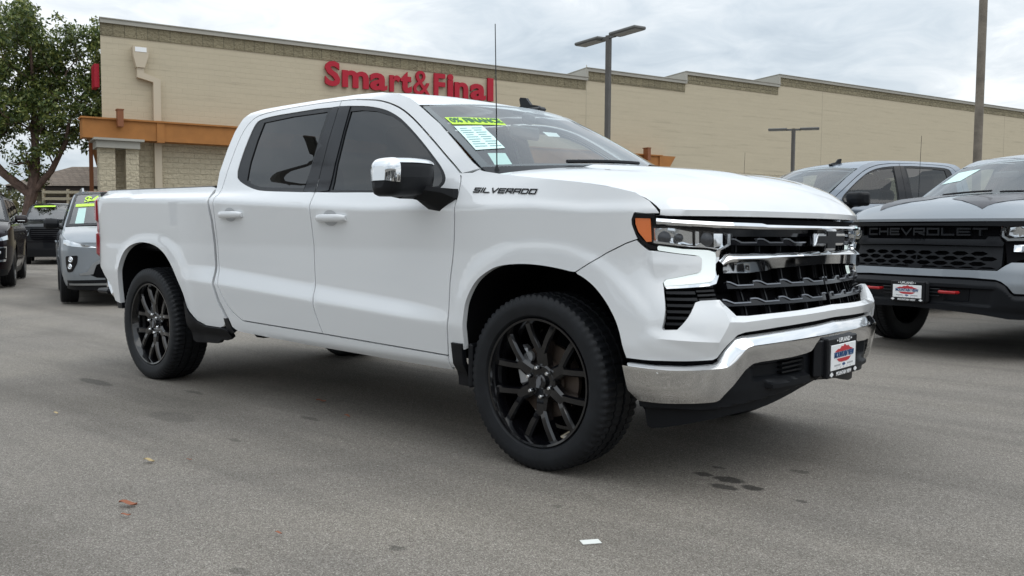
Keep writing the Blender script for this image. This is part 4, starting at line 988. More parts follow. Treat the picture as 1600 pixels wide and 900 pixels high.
        for sg in (-1, 1):
            for poly in ([(.02,.10),(.02,.68),(.60,.68),(.92,.50),(.80,.32),(.62,.10)],):
                def hs(a, b): return hood_pt(a, -b)[0]
                lo = MB(); pts = dens(poly, .04); V, F, *_ = (None, None, None)
                A = np.array(poly); gx, gy = np.meshgrid(np.arange(0, 1, .04), np.arange(0, 1, .04)); Q = np.stack([gx.ravel(), gy.ravel()], 1); Q = Q[inpoly(Q, inset(poly, .015))]
                allp = [Vector(p) for p in pts]+[Vector(q) for q in Q]
                Vv, _, Ff, *_ = delaunay_2d_cdt(allp, [(i, (i+1) % len(pts)) for i in range(len(pts))], [], 0, 1e-7)
                C = np.array([[(Vv[a].x+Vv[b].x+Vv[c].x)/3, (Vv[a].y+Vv[b].y+Vv[c].y)/3] for a, b, c in Ff]); ok = inpoly(C, poly)
                vv = [hood_pt(v.x, -sg*-1*v.y)[0] for v in Vv]; vv = [(x, y, z+.004) for x, y, z in vv]
                ff = [tuple(f) for f, k in zip(Ff, ok) if k]; ff = [f if (Vector(vv[f[1]])-Vector(vv[f[0]])).cross(Vector(vv[f[2]])-Vector(vv[f[0]])).z > 0 else f[::-1] for f in ff]
                m.add(vv, ff)
        m.build('hood_decal', 'decal', [k for k in kids(T) if k.name.startswith('hood') and 'seal' not in k.name][0], ang=60)
# ------------------------------------------------------------------ sport utility vehicles
def make_suv(loc, rz, P_, label, group=None):
    hw, wb, H, zb, lip, paint, style = (P_[k] for k in ('hw','wb','H','zb','lip','paint','style'))
    oh = P_.get('oh', .93); box = P_.get('box', 0); zr = .39
    Gs = [(.30,1.0),(.48,lerp(.975,.99,box)),(.61,lerp(.925,.97,box)),(.71,lerp(.85,.92,box)),(.785,lerp(.74,.82,box)),(.84,lerp(.60,.66,box)),(.88,.42),(.90,.20),(.905,0)]
    Gs = [(.3+(x-.3)*(oh-.3)/.605, y) for x, y in Gs]
    Us = [.30]
    for i in range(1, len(Gs)): Us.append(Us[-1]+math.hypot(Gs[i][0]-Gs[i-1][0], Gs[i][1]*hw-Gs[i-1][1]*hw))
    ue = Us[-1]
    zs = [.22,.36,.50,.80,zb-.22,zb-.05,zb,zb+.04,H-.14,H-.06,H-.01]; ys = [.90,.955,.985,1.0,.995,.985,.955,.93,.77,.73,.62]
    def Sz(z): return hw*sum(interp(z+d, zs, ys) for d in (-.02,-.007,.007,.02))/4
    def sb(u, z):
        if u > ue: x, y, z = sb(2*ue-u, z); return (x, -y, z)
        if u < .3:
            f = 0
            for cx in (0, -wb):
                r = math.hypot(u-cx, (z-zr))/.43 if z > zr else abs(u-cx)/.43; f = max(f, .014*(1-sst(1.05, 1.22, r)))
            y = Sz(z)+f; x = u
            if x < -wb-.6: y -= .22*((-wb-.6-x)/.45)**2*.5
        else:
            i = 1
            while u > Us[i]: i += 1
            t = (u-Us[i-1])/(Us[i]-Us[i-1]); p0 = Gs[i-2] if i > 1 else (.1, 1.0); p1, p2 = Gs[i-1], Gs[i]; p3 = Gs[i+1] if i+1 < len(Gs) else (Gs[-2][0], -Gs[-2][1])
            x, y = (.5*(2*b+(c-a)*t+(2*a-5*b+4*c-d)*t*t+(3*b-a-3*c+d)*t**3) for a, b, c, d in zip(p0, p1, p2, p3))
            k = min(1, (x-.3)/.4); x -= k*(.20*(1-box*.7))*max(0, z-.85)**1.25*1.6; x -= k*.12*max(0, .45-z); y = y*Sz(z)
        return (x, -y, z)
    T = thing('suv', label, 'suv', (loc[0], loc[1], 0), rz, group)
    ck = .62; ub = Us[3]
    # flank
    arch = lambda cx: [(cx+.425*math.cos(t), zr+.425*math.sin(t)) for t in [PI-PI*k/16*1.0 for k in range(17)]]
    A0, A1 = arch(-wb), arch(0)
    roofl = [(-wb-.86,zb-.1),(-wb-.80,zb+.15),(-wb-.60,H-.22),(-wb-.42,H-.08),(-wb,H-.035),(-1.9,H-.012),(-1.2,H-.015),(-.95,H-.06),(-.62,H-.22),(-.18,zb+.16),(.02,zb+.075)]
    top = [(.12,zb+.06),(.30,zb+.03),(.45,zb-.01),(.56,zb-.05),(ub-.04,lip+.03)]
    flank = [(-wb-.90,.36),(-wb-.90,zb-.1)]+roofl+top+[(ub-.04,lip-.17),(.425+.02,zr+.10),(.43,zr)]+[(x, z) for x, z in reversed(A1)][1:]+[(-.425,.24),(-wb+.425,.24)]+[(x, z) for x, z in reversed(A0)]+[(-wb-.43,.33)]
    dlo = [(-wb-.55,zb+.05),(-wb-.50,zb+.20),(-wb-.36,H-.20),(-wb-.05,H-.13),(-1.9,H-.105),(-1.2,H-.11),(-.98,H-.16),(-.72,H-.29),(-.38,zb+.13),(-.30,zb+.045)]
    for sd in (-1, 1):
        fl = panel(MB(), flank, sb, thick=.03, holes=[dlo], side=sd, gu=.05, gz=.03).build('body_side', paint, T)
        panel(MB(), dlo, sb, off=-.008, thick=0, side=sd, gu=.1, gz=.05).build('side_window', 'mglass' if style == 'light' else 'dglass', fl)
        for xx in (-1.28, -wb+.72): panel(MB(), [(xx-.05,zb+.05),(xx+.05,zb+.05),(xx-.02,H-.115),(xx-.10,H-.115)], sb, off=-.002, thick=.006, side=sd).build('pillar_cover', 'blackgloss', fl)
        ch = MB(); panel(ch, [(-wb-.55,zb+.045),(-.30,zb+.035),(-.30,zb+.05),(-wb-.55,zb+.06)], sb, off=.004, thick=.008, side=sd); ch.build('belt_moulding', 'trim' if style != 'dark' else 'chrome', fl)
        cl = MB(); panel(cl, [(-.42,.33),(-wb+.43,.33),(-wb+.43,.22),(-.42,.22)], sb, off=.006, thick=.02, side=sd); cl.build('rocker_trim', 'plastic', fl)
        for xx in (-1.32, -.28 if False else -wb+.55):
            pass
        for x0 in (-1.22, -2.2): 
            p = sb(x0, zb-.16); h = MB(); h.bbox((p[0], (p[1]-.022)*(1 if sd < 0 else -1), p[2]), (.2, .03, .03), .01); h.build('door_handle', paint, fl)
        for x0 in (-.22, -1.30, -2.36): panel(MB(), [(x0-.004,.36),(x0+.004,.36),(x0+.004,zb+.02),(x0-.004,zb+.02)], sb, off=.001, thick=.0, side=sd).build('door_gap', 'matte', fl)
        if P_.get('rails'):
            rr = MB(); rr.tube([(x, sd*(Sz(H-.02)-.05)*1, z) for x, z in ((-1.0,H-.03),(-1.15,H+.035),(-2.0,H+.045),(-3.0,H+.03),(-3.3,H-.03))], .016, 8); rr.build('roof_rail', 'satin' if style != 'dark' else 'trim', T)
        mr = MB(); rows = []
        for y, dx, dz in ((.0,.04,.05),(.03,.075,.075),(.12,.085,.085),(.20,.075,.08),(.235,.04,.05)):
            rows.append([(-.42+dx*math.cos(t)-y*.15, sd*(hw*.985-.01+y*.9), zb+.13+dz*math.sin(t)) for t in [2*PI*k/14 for k in range(15)]])
        mr.grid(rows, 0); mr.add(rows[0][:-1], [tuple(range(14))]); mr.add(rows[-1][:-1], [tuple(range(14))]); mo = mr.build('mirror', 'plastic' if style in ('light', 'buick') else paint, T, fix=True)
        am = MB(); am.tube([(-.40, sd*hw*.93, zb+.06), (-.42, sd*(hw*.985+.02), zb+.10)], .03, 8); am.build('mirror_arm', 'plastic', mo)
        if style == 'dark': MB().bbox((-.345, sd*(hw*.985+.10), zb+.10), (.02, .13, .012), .004).build('mirror_indicator', 'platewhite', mo)
    # hood
    A = [0,.1,.25,.4,.55,.7,.8,.88,.94,.98,1]; PP = []
    for a in A:
        row = []
        for k in range(29):
            b = -1+2*k/28; uu = ub-.04+(ue-ub+.04)*(1-abs(b)); f = sb(uu, lip); xr = .02+.30*(1-b*b); x = lerp(xr, f[0], a); ye = lerp(hw*.93, abs(f[1]), a)
            if a < 1: 
                uq = min(x, .55); ye = lerp(ye, -sb(uq, interp(uq, [t[0] for t in top], [t[1] for t in top]))[1], sst(.6, 1, abs(b))) if x < .58 else ye
            y = (abs(b)*(hw*.95)*(1-a)+abs(f[1])*a) if abs(b) < .98 else ye
            d = f[0]-x; z = interp(d, [0,.04,.12,.3,.7,1.0], [lip+.02,lip+.045,lip+.075+.0*box,lerp(lip,zb,.5)+.07,zb+.075,zb+.095])+.035*(1-abs(b)**2.4)*sst(0,.2,d)
            if abs(b) > .98: z = min(z, interp(min(x, ub-.05), [t[0] for t in top], [t[1] for t in top])+.004)
            row.append((x, math.copysign(y, b) if b else 0, z))
        PP.append(row)
    PP.append([sb(ub-.04+(ue-ub+.04)*(1-abs(-1+2*k/28)), lip-.01) if k <= 14 else (lambda q: (q[0], -q[1], q[2]))(sb(ub-.04+(ue-ub+.04)*(1-abs(-1+2*k/28)), lip-.01)) for k in range(29)])
    hm = MB(); hm.grid(PP, 0, flip=True); hm.build('hood', paint, T, ang=50)
    # windscreen, roof, back
    def wp(b, t, off=0):
        x0, z0, x1, z1 = -.02, zb+.085, -.95, H-.055; ex, ez = lerp(x0, x1, t), lerp(z0, z1, t)+.02*math.sin(PI*t); y = Sz(ez)-.02; n = Vector((.6,0,.8))
        return (ex+(.26*(1-t)+.11*t)*(1-b*b)+n.x*off, b*y, ez+.03*(1-b*b)+n.z*off)
    w_ = MB().grid([[wp(-1+2*i/16, j/6) for i in range(17)] for j in range(7)], flip=WSF).build('windshield', 'wglass', T, ang=80)
    for (b0, b1, t0, t1) in ((-1,-.95,0,1),(.95,1,0,1),(-1,1,.95,1),(-1,1,0,.06)):
        n1, n2 = max(1, int((b1-b0)*10)), max(1, int((t1-t0)*7)); MB().grid([[wp(lerp(b0,b1,i/n1), lerp(t0,t1,j/n2), .002) for i in range(n1+1)] for j in range(n2+1)]).build('glass_border', 'trim', w_, ang=80)
    re = [(-wb-.60,H-.22),(-wb-.42,H-.08),(-wb,H-.035),(-1.9,H-.012),(-1.2,H-.015),(-.95,H-.06)]; RR = []
    for x, z in re: RR.append([(x+.11*(1-(k/10)**2)*sst(-1.25,-.95,x), k/10*(Sz(z)-.002), z+.03*(1-abs(k/10)**2.6)) for k in range(-10, 11)])
    MB().grid(RR, 0).build('roof', paint, T, ang=60)
    bk = MB(); bk.grid([[(x, k/4*Sz(z)*.97, z) for k in range(-4, 5)] for x, z in ((-wb-.92,.3),(-wb-.94,zb-.1),(-wb-.84,zb+.1),(-wb-.60,H-.2))], 0); bk.build('tailgate', paint, T)
    un = MB(); un.box((-wb/2, 0, .36), (wb+1.4, hw*1.6, .16)); un.box((-wb/2, 0, .6), (wb*.5, hw*1.75, .4))
    for cx in (0, -wb):
        for sg in (-1, 1):
            un.grid([[(cx+.44*math.cos(t), sg*y, zr+.44*math.sin(t)) for y in (hw*.96, hw*.5)] for t in [PI*k/12 for k in range(13)]], 0)
            un.add([(cx, sg*hw*.55, zr-.1)]+[(cx+.44*math.cos(PI*k/12), sg*hw*.55, zr+.44*math.sin(PI*k/12)) for k in range(13)], [(0, k+1, k+2) for k in range(12)])
    un.build('underbody', 'matte', T)
    it = MB(); it.bbox((-.30, 0, zb-.02), (.7, hw*1.6, .14), .04); it.build('dashboard', 'cabin', T)
    for y in (-.38, .38): MB().bbox((-1.45, y, zb+.02), (.16, .48, .75), .06).bbox((-1.5, y, zb+.44), (.10, .26, .18), .04).build('seat', 'seat', T)
    # ---- face
    C = ue
    fp = [(ub-.04,lip),(ub-.04,lip-.17),(.46,.55),(.445,.42),(.45,.30),(.70,.24),(C,.24),(C,lip)]
    def bf(name, mat, par, polys, **k):
        o = None
        for p in polys:
            if max(q[0] for q in p) > C-.01: q = panel(MB(), p, sb, **k).mirror().build(name, mat, par); o = o or q
            else:
                for sd in (-1, 1): q = panel(MB(), p, sb, side=sd, **k).build(name, mat, par); o = o or q
        return o
    fb = bf('front_bumper', paint, T, [fp], thick=.03, gu=.04, gz=.03)
    if style == 'buick':
        bf('grille', 'matte', fb, [[(C,.66),(C,.40),(1.12,.42),(1.03,.46),(1.10,.60),(1.22,.665),(1.35,.67)]], off=.004, thick=.01)
        bf('grille_frame', 'satin', fb, [[(1.02,.46),(.90,.455),(.88,.475),(1.0,.50),(1.08,.62),(1.20,.69),(1.30,.69),(1.13,.60),(1.08,.47)]], off=.014, thick=.02)
        bf('headlamp', 'reflector', fb, [[(.60,.955),(.70,.95),(.90,.90),(1.12,.855),(1.14,.845),(1.0,.845),(.80,.86),(.66,.875),(.60,.90)]], off=.006, thick=.012, offf=lambda u, z: .003*math.sin(u*150))
        fo = bf('fog_light_pocket', 'blackgloss', fb, [rounded([(.66,.72),(.88,.735),(.86,.62),(.78,.50),(.68,.49),(.655,.60)], .03)], off=.006, thick=.012)
        for sd in (-1, 1):
            for (uu, z_, r) in ((.765,.675,.042),(.745,.575,.040)):
                p = Vector(sb(uu, z_)); q = Vector(sb(uu+.01, z_)); t = (q-p).normalized(); n = Vector((-t.y, t.x, 0)); n = n if n.x > 0 else -n
                m = MB(); m.grid([[tuple(p+n*(.012+h)+t*(rr*math.cos(a))+Vector((0,0,rr*math.sin(a)))) for a in [2*PI*k/14 for k in range(15)]] for h, rr in ((0, r), (.008, r*.8), (.004, r*.5), (.012, .001))])
                if sd > 0: m.v = [(x, -y, z) for x, y, z in m.v]
                m.build('fog_light', 'reflector', fo, fix=True)
        bf('lower_intake', 'plastic', fb, [[(.62,.375),(C,.40),(C,.24),(.70,.24),(.50,.26),(.60,.33)]], off=.006, thick=.015)
        bf('skid_strip', 'satin', fb, [[(.66,.335),(C,.345),(C,.315),(.66,.31)]], off=.018, thick=.02)
    elif style == 'dark':
        bf('grille', 'blackgloss', fb, [[(C,.86),(C,.46),(1.15,.46),(1.10,.60),(1.06,.80),(1.10,.86)]], off=.004, thick=.01)
        bf('headlamp', 'reflector', fb, [[(.66,.985),(.86,.93),(1.06,.90),(1.06,.855),(.86,.875),(.64,.905)]], off=.006, thick=.012)
        fo = bf('fog_light_pocket', 'blackgloss', fb, [rounded([(.72,.76),(1.02,.74),(1.0,.56),(.72,.56)], .03)], off=.006, thick=.012)
        bf('fog_light_frame', 'chrome', fo, [[(.70,.78),(1.04,.76),(1.04,.74),(.72,.758),(.72,.575),(.70,.56)],[(.70,.545),(1.15,.52),(1.15,.49),(.72,.505)]], off=.014, thick=.02)
        for sd in (-1, 1):
            p = sb(.85, .67); MB().lathe([(.0,.04),(.02,.035),(.025,.0)], 16, axis='x', c=(p[0], p[1]*(-sd), .67)).build('fog_light', 'reflector', fo)
        bf('lower_intake', 'plastic', fb, [[(.60,.36),(C,.38),(C,.24),(.70,.24),(.50,.26)]], off=.006, thick=.015)
    elif style == 'tahoe':
        g = bf('grille', 'matte', fb, [[(C,1.10),(C,.74),(1.06,.74),(1.0,.80),(.96,.95),(.98,1.10)]], off=.004, thick=.01)
        for k in range(5): bf('grille_slat', 'blackgloss', g, [[(1.0,.79+.06*k),(C,.79+.06*k),(C,.81+.06*k),(1.0,.81+.06*k)]], off=.016, thick=.015)
        hl = bf('headlamp', 'blackgloss', fb, [[(.62,1.10),(.96,1.08),(.93,.86),(.68,.84),(.60,.92)]], off=.006, thick=.012)
        bf('running_light', 'satin', hl, [[(.64,1.06),(.90,1.045),(.90,1.03),(.64,1.04)],[(.66,.88),(.90,.90),(.92,.98),(.94,.98),(.915,.885),(.68,.86)]], off=.014, thick=.01)
        for sd in (-1, 1):
            p = sb(.78, .97); m = MB().lathe([(.0,.05),(.02,.04),(.025,.0)], 16, axis='x', c=(p[0]+.004, p[1]*(-sd), .97)); m.build('projector_lens', 'reflector', hl)
        bf('lower_intake', 'plastic', fb, [[(.60,.50),(C,.52),(C,.24),(.70,.24),(.46,.28),(.46,.42)]], off=.006, thick=.015)
        bf('bumper_bar', 'blackgloss', fb, [[(.50,.72),(C,.73),(C,.69),(.50,.68)]], off=.012, thick=.015)
    else:
        bf('grille', 'plastic', fb, [[(C,.98),(C,.70),(1.05,.70),(1.0,.90),(1.05,.98)]], off=.004, thick=.01)
        bf('headlamp', 'reflector', fb, [[(.64,1.0),(1.0,.97),(1.0,.88),(.66,.86)]], off=.006, thick=.012)
        bf('lower_intake', 'plastic', fb, [[(.60,.36),(C,.38),(C,.24),(.70,.24),(.50,.26)]], off=.006, thick=.015)
    # windscreen stickers
    def wtext(txt, b, t, size, mat, sx=1, bold=0, par=None):
        m = MB(); V, F = text_tris(txt, size=size, bold=bold, sx=sx); 
        text_solid(m, txt, lambda a, c, h: wp(b+a/(hw*.85), t+c/1.15, .006+h), depth=.002, size=size, bold=bold, sx=sx); m.build('price_lettering', mat, w_, smooth=False)
    if P_.get('price'):
        wtext(P_['price'], -.50, .645, .36, 'lime', .62, .012); 
        m = MB().grid([[wp(-.92+1.84*i/10, .53+.085*j, .005) for i in range(11)] for j in range(2)]); m.build('price_strip', 'lime', w_)
        m = MB().grid([[wp(-.86+.14*i, .05+.45*j, -.006) for i in range(2)] for j in range(2)]); m.build('window_sheet', 'paper', w_)
    if P_.get('strip'):
        m = MB().grid([[wp(-.86+.80*i/8, .80+.10*j, .005) for i in range(9)] for j in range(2)]); m.build('price_strip', 'lime', w_)
    for xw in (0, -wb):
        for sd in (-1, 1): make_wheel(T, xw, sd*(hw-.135), zr, .375 if not box else .40, .25, .25, 'six' if style != 'buick' else 'five', sd, detail=False)
    for ch in kids(T):
        if ch.name.startswith('wheel') and box: ch.location.z = .40
    return T
# ------------------------------------------------------------------ trees
def leaf_mat(name, cols):
    m = bpy.data.materials.new(name); m.use_nodes = True; nt = m.node_tree; b = nt.nodes['Principled BSDF']
    ge = N(nt, 'ShaderNodeNewGeometry'); r = ramp(nt, [(i/(len(cols)-1), c) for i, c in enumerate(cols)]); nt.links.new(ge.outputs['Random Per Island'], r.inputs[0]); nt.links.new(r.outputs[0], b.inputs['Base Color'])
    b.inputs['Roughness'].default_value = .42
    tr = N(nt, 'ShaderNodeBsdfTranslucent'); nt.links.new(r.outputs[0], tr.inputs[0]); mx = N(nt, 'ShaderNodeMixShader'); mx.inputs[0].default_value = .22
    o = nt.nodes['Material Output']; nt.links.new(b.outputs[0], mx.inputs[1]); nt.links.new(tr.outputs[0], mx.inputs[2]); nt.links.new(mx.outputs[0], o.inputs[0]); return m
M['leaf'] = leaf_mat('leaves', [(.04,.07,.022), (.08,.12,.032), (.15,.19,.05), (.28,.30,.085)])
M['leaf2'] = leaf_mat('leaves_dull', [(.06,.075,.03), (.09,.105,.042), (.14,.14,.055), (.20,.17,.07)])
M['bark'] = pmat('bark', (.13,.085,.068), .85, bump=(9, .05), noise=(5, .35))
def leaves(centres, per, spread, size, rng, droop=.4):
    n = len(centres)*per; c = np.repeat(np.array(centres), per, 0); g = rng.normal(size=(n, 3)); g /= np.linalg.norm(g, axis=1)[:,None]
    rad = np.repeat(np.array(spread if hasattr(spread, '__len__') else [spread]*len(centres)), per)
    p = c+g*(rad*rng.random(n)**.45)[:,None]*np.array([1,1,.72])
    d = rng.normal(size=(n, 3)); d[:,2] -= droop; d /= np.linalg.norm(d, axis=1)[:,None]
    s = np.cross(d, rng.normal(size=(n, 3))); s /= np.linalg.norm(s, axis=1)[:,None]
    L_ = size*(.7+.6*rng.random(n))[:,None]; w_ = L_*.22
    V = np.stack([p, p+d*L_*.5+s*w_, p+d*L_, p+d*L_*.5-s*w_], 1).reshape(-1, 3)
    return V, n
def leaf_obj(name, V, n, mat, parent):
    me = bpy.data.meshes.new(name); me.vertices.add(4*n); me.vertices.foreach_set('co', V.ravel().astype(np.float32)); me.loops.add(4*n); me.loops.foreach_set('vertex_index', np.arange(4*n, dtype=np.int32))
    me.polygons.add(n); me.polygons.foreach_set('loop_start', np.arange(0, 4*n, 4, dtype=np.int32)); me.polygons.foreach_set('loop_total', np.full(n, 4, np.int32)); me.update(calc_edges=True); me.materials.append(M[mat]); return link(name, me, parent)
def tree(loc, height, limbs, label, seed, leafsize=.15, per=150, spread=.55, mat='leaf', trunk_r=.3, cat='tree', group=None, n_end=1.0):
    """limbs: list of main limb polylines in local coordinates with radii"""
    rng = np.random.default_rng(seed); T = thing('tree', label, cat, loc, 0, group); tips = []; tr = MB()
    def grow(p, d, r, L_, lev):
        pts = [p]; q = Vector(p); dd = Vector(d).normalized()
        for k in range(4):
            dd = (dd+Vector(rng.normal(size=3)*.22)+Vector((0,0,.07))).normalized(); q = q+dd*L_/4; pts.append(Vector(q))
            if lev >= 1: tips.append(tuple(q+Vector(rng.normal(size=3)*.2)))
        tr.tube(pts, [r*(1-.16*k) for k in range(5)], 6 if lev else 8, cap=False)
        if lev < 2:
            for k in range(3):
                j = 2+k % 3; nd = (dd+Vector(rng.normal(size=3)*.75)+Vector((0,0,.12))).normalized(); grow(tuple(pts[min(j, 4)]), nd, r*.5, L_*.62, lev+1)
    for pts, rs, subs in limbs:
        tr.tube(pts, rs, 10, cap=False)
        for k in range(subs):
            f = .35+.65*(k+.5)/subs; i = min(len(pts)-2, int(f*(len(pts)-1))); t = f*(len(pts)-1)-i; p = Vector(pts[i]).lerp(Vector(pts[i+1]), t); ax = (Vector(pts[i+1])-Vector(pts[i])).normalized()
            a = rng.random()*2*PI; o = Vector((math.cos(a), math.sin(a), .25+.5*rng.random())); grow(tuple(p), (o+ax*.5), rs[min(i+1, len(rs)-1)]*.42, height*.17, 0)
        p = Vector(pts[-1]); grow(tuple(p), (p-Vector(pts[-2])), rs[-1]*.8, height*.15, 0)
    tr.build('trunk', 'bark', T)
    tips_ = [t for t in tips if rng.random() < n_end]
    V, n = leaves(tips_, per, [spread*(.5+.8*rng.random()) for _ in tips_], leafsize, rng)
    leaf_obj('crown', V, n, mat, T); return T
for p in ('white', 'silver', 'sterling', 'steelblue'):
    c = {'white': (.45,.46,.47), 'silver': (.25,.27,.29), 'sterling': (.2,.22,.24), 'steelblue': (.15,.17,.2)}[p]; M['handlecup_shade_'+p] = pmat('handle_recess_shade_'+p, c, .5)  # darker copy of each paint, handle recess shade held in the colour
# ------------------------------------------------------------------ ground
def ground_mat():
    m = bpy.data.materials.new('asphalt'); m.use_nodes = True; nt = m.node_tree; b = nt.nodes['Principled BSDF']; LK = nt.links.new
    ge = N(nt, 'ShaderNodeNewGeometry'); pos = ge.outputs['Position']
    def noise(scale, detail=4, rough=.5, vec=pos, dist=0):
        n = N(nt, 'ShaderNodeTexNoise'); n.inputs['Scale'].default_value = scale; n.inputs['Detail'].default_value = detail; n.inputs['Roughness'].default_value = rough; n.inputs['Distortion'].default_value = dist; LK(vec, n.inputs['Vector']); return n.outputs[0]
    def mul(c, f):
        n = N(nt, 'ShaderNodeMix', data_type='RGBA', blend_type='MULTIPLY'); n.inputs[0].default_value = 1; LK(c, n.inputs[6]); LK(f, n.inputs[7]); return n.outputs[2]
    vor = N(nt, 'ShaderNodeTexVoronoi'); vor.inputs['Scale'].default_value = 260; LK(pos, vor.inputs['Vector'])
    vs_ = N(nt, 'ShaderNodeSeparateColor'); LK(vor.outputs['Color'], vs_.inputs[0])
    rA = ramp(nt, [(0, (.118,.104,.089)), (.45, (.205,.187,.165)), (.8, (.270,.248,.220)), (.95, (.34,.32,.285)), (1, (.46,.44,.40))]); LK(vs_.outputs[0], rA.inputs[0])
    r2 = ramp(nt, [(.25, .84), (.75, 1.14)]); LK(noise(45, 5, .65), r2.inputs[0])
    r3 = ramp(nt, [(.33, (.70,.69,.67)), (.45,(.92,.91,.90)), (.55, (1.0,.985,.96)), (.68, (1.10,1.08,1.04))]); LK(noise(.45, 5, .55, dist=.6), r3.inputs[0])
    mp = N(nt, 'ShaderNodeMapping'); mp.inputs['Rotation'].default_value = (0, 0, R(-8)); mp.inputs['Scale'].default_value = (.12, 1.6, 1); LK(pos, mp.inputs['Vector'])
    r4 = ramp(nt, [(.36, .80), (.5, 1.0), (.7, 1.07)]); LK(noise(1.0, 5, .6, mp.outputs[0]), r4.inputs[0])
    c = mul(mul(mul(rA.outputs[0], r2.outputs[0]), r3.outputs[0]), r4.outputs[0])
    # damp / oil spots, each with its own ragged outline
    wob = N(nt, 'ShaderNodeTexNoise'); wob.inputs['Scale'].default_value = 22; wob.inputs['Detail'].default_value = 3; LK(pos, wob.inputs['Vector'])
    wv = N(nt, 'ShaderNodeVectorMath', operation='SUBTRACT'); LK(wob.outputs['Color'], wv.inputs[0]); wv.inputs[1].default_value = (.5,.5,.5)
    wsx = N(nt, 'ShaderNodeVectorMath', operation='SCALE'); LK(wv.outputs[0], wsx.inputs[0]); wsx.inputs['Scale'].default_value = .055
    pw = N(nt, 'ShaderNodeVectorMath', operation='ADD'); LK(pos, pw.inputs[0]); LK(wsx.outputs[0], pw.inputs[1])
    tot = None
    for (x, y, rx, ry, st) in ((.75,-.51,.075,.05,.75),(.62,-.51,.045,.035,.7),(.79,-.635,.07,.035,.7),(.89,-.56,.055,.04,.75),(.61,-.36,.035,.022,.6),(.93,-.16,.05,.03,.4),(1.13,-.60,.03,.022,.55),(.31,-2.11,.035,.03,.45),(-3.9,-1.33,.26,.06,.45),(-2.35,-1.55,.22,.10,.25),(-1.72,-1.02,.10,.03,.4),(-1.55,-1.62,.06,.02,.35),(1.95,.15,.06,.03,.4),(.42,-1.35,.03,.02,.35),(.10,-2.6,.05,.03,.3),(1.6,-1.9,.02,.02,.4),(-3.0,-1.05,.12,.03,.4)):
        d = N(nt, 'ShaderNodeVectorMath', operation='SUBTRACT'); LK(pw.outputs[0], d.inputs[0]); d.inputs[1].default_value = (x, y, 0)
        s = N(nt, 'ShaderNodeVectorMath', operation='MULTIPLY'); LK(d.outputs[0], s.inputs[0]); s.inputs[1].default_value = (1/rx, 1/ry, 0)
        l = N(nt, 'ShaderNodeVectorMath', operation='LENGTH'); LK(s.outputs[0], l.inputs[0])
        mr = N(nt, 'ShaderNodeMapRange', interpolation_type='SMOOTHSTEP'); LK(l.outputs['Value'], mr.inputs[0]); mr.inputs[1].default_value = .75; mr.inputs[2].default_value = 1.15; mr.inputs[3].default_value = st; mr.inputs[4].default_value = 0
        tot = mr.outputs[0] if tot is None else mth(nt, 'MAXIMUM', tot, mr.outputs[0])
    inv = mth(nt, 'SUBTRACT', 1.0, tot); cc = N(nt, 'ShaderNodeCombineColor'); [LK(inv, cc.inputs[i]) for i in range(3)]
    c = mul(c, cc.outputs[0]); LK(c, b.inputs['Base Color'])
    b.inputs['Roughness'].default_value = .82; b.inputs['Specular IOR Level'].default_value = .35
    bp = N(nt, 'ShaderNodeBump'); bp.inputs['Strength'].default_value = .8; bp.inputs['Distance'].default_value = .003; LK(vor.outputs['Distance'], bp.inputs['Height']); LK(bp.outputs[0], b.inputs['Normal'])
    return m
M['asphalt'] = ground_mat()
g = MB(); xs = [-2200,-400,-120,-40,-15,0,15,40,120,400,2200]; g.grid([[(x, y, 0) for y in xs] for x in xs], 0, flip=True); o = g.build('ground', 'asphalt', smooth=False); o['kind'] = 'structure'

make_truck((0, 0), 0, 0, 'white', 'white', 'white crew cab pickup with gloss black wheels and chrome bumper in the foreground')
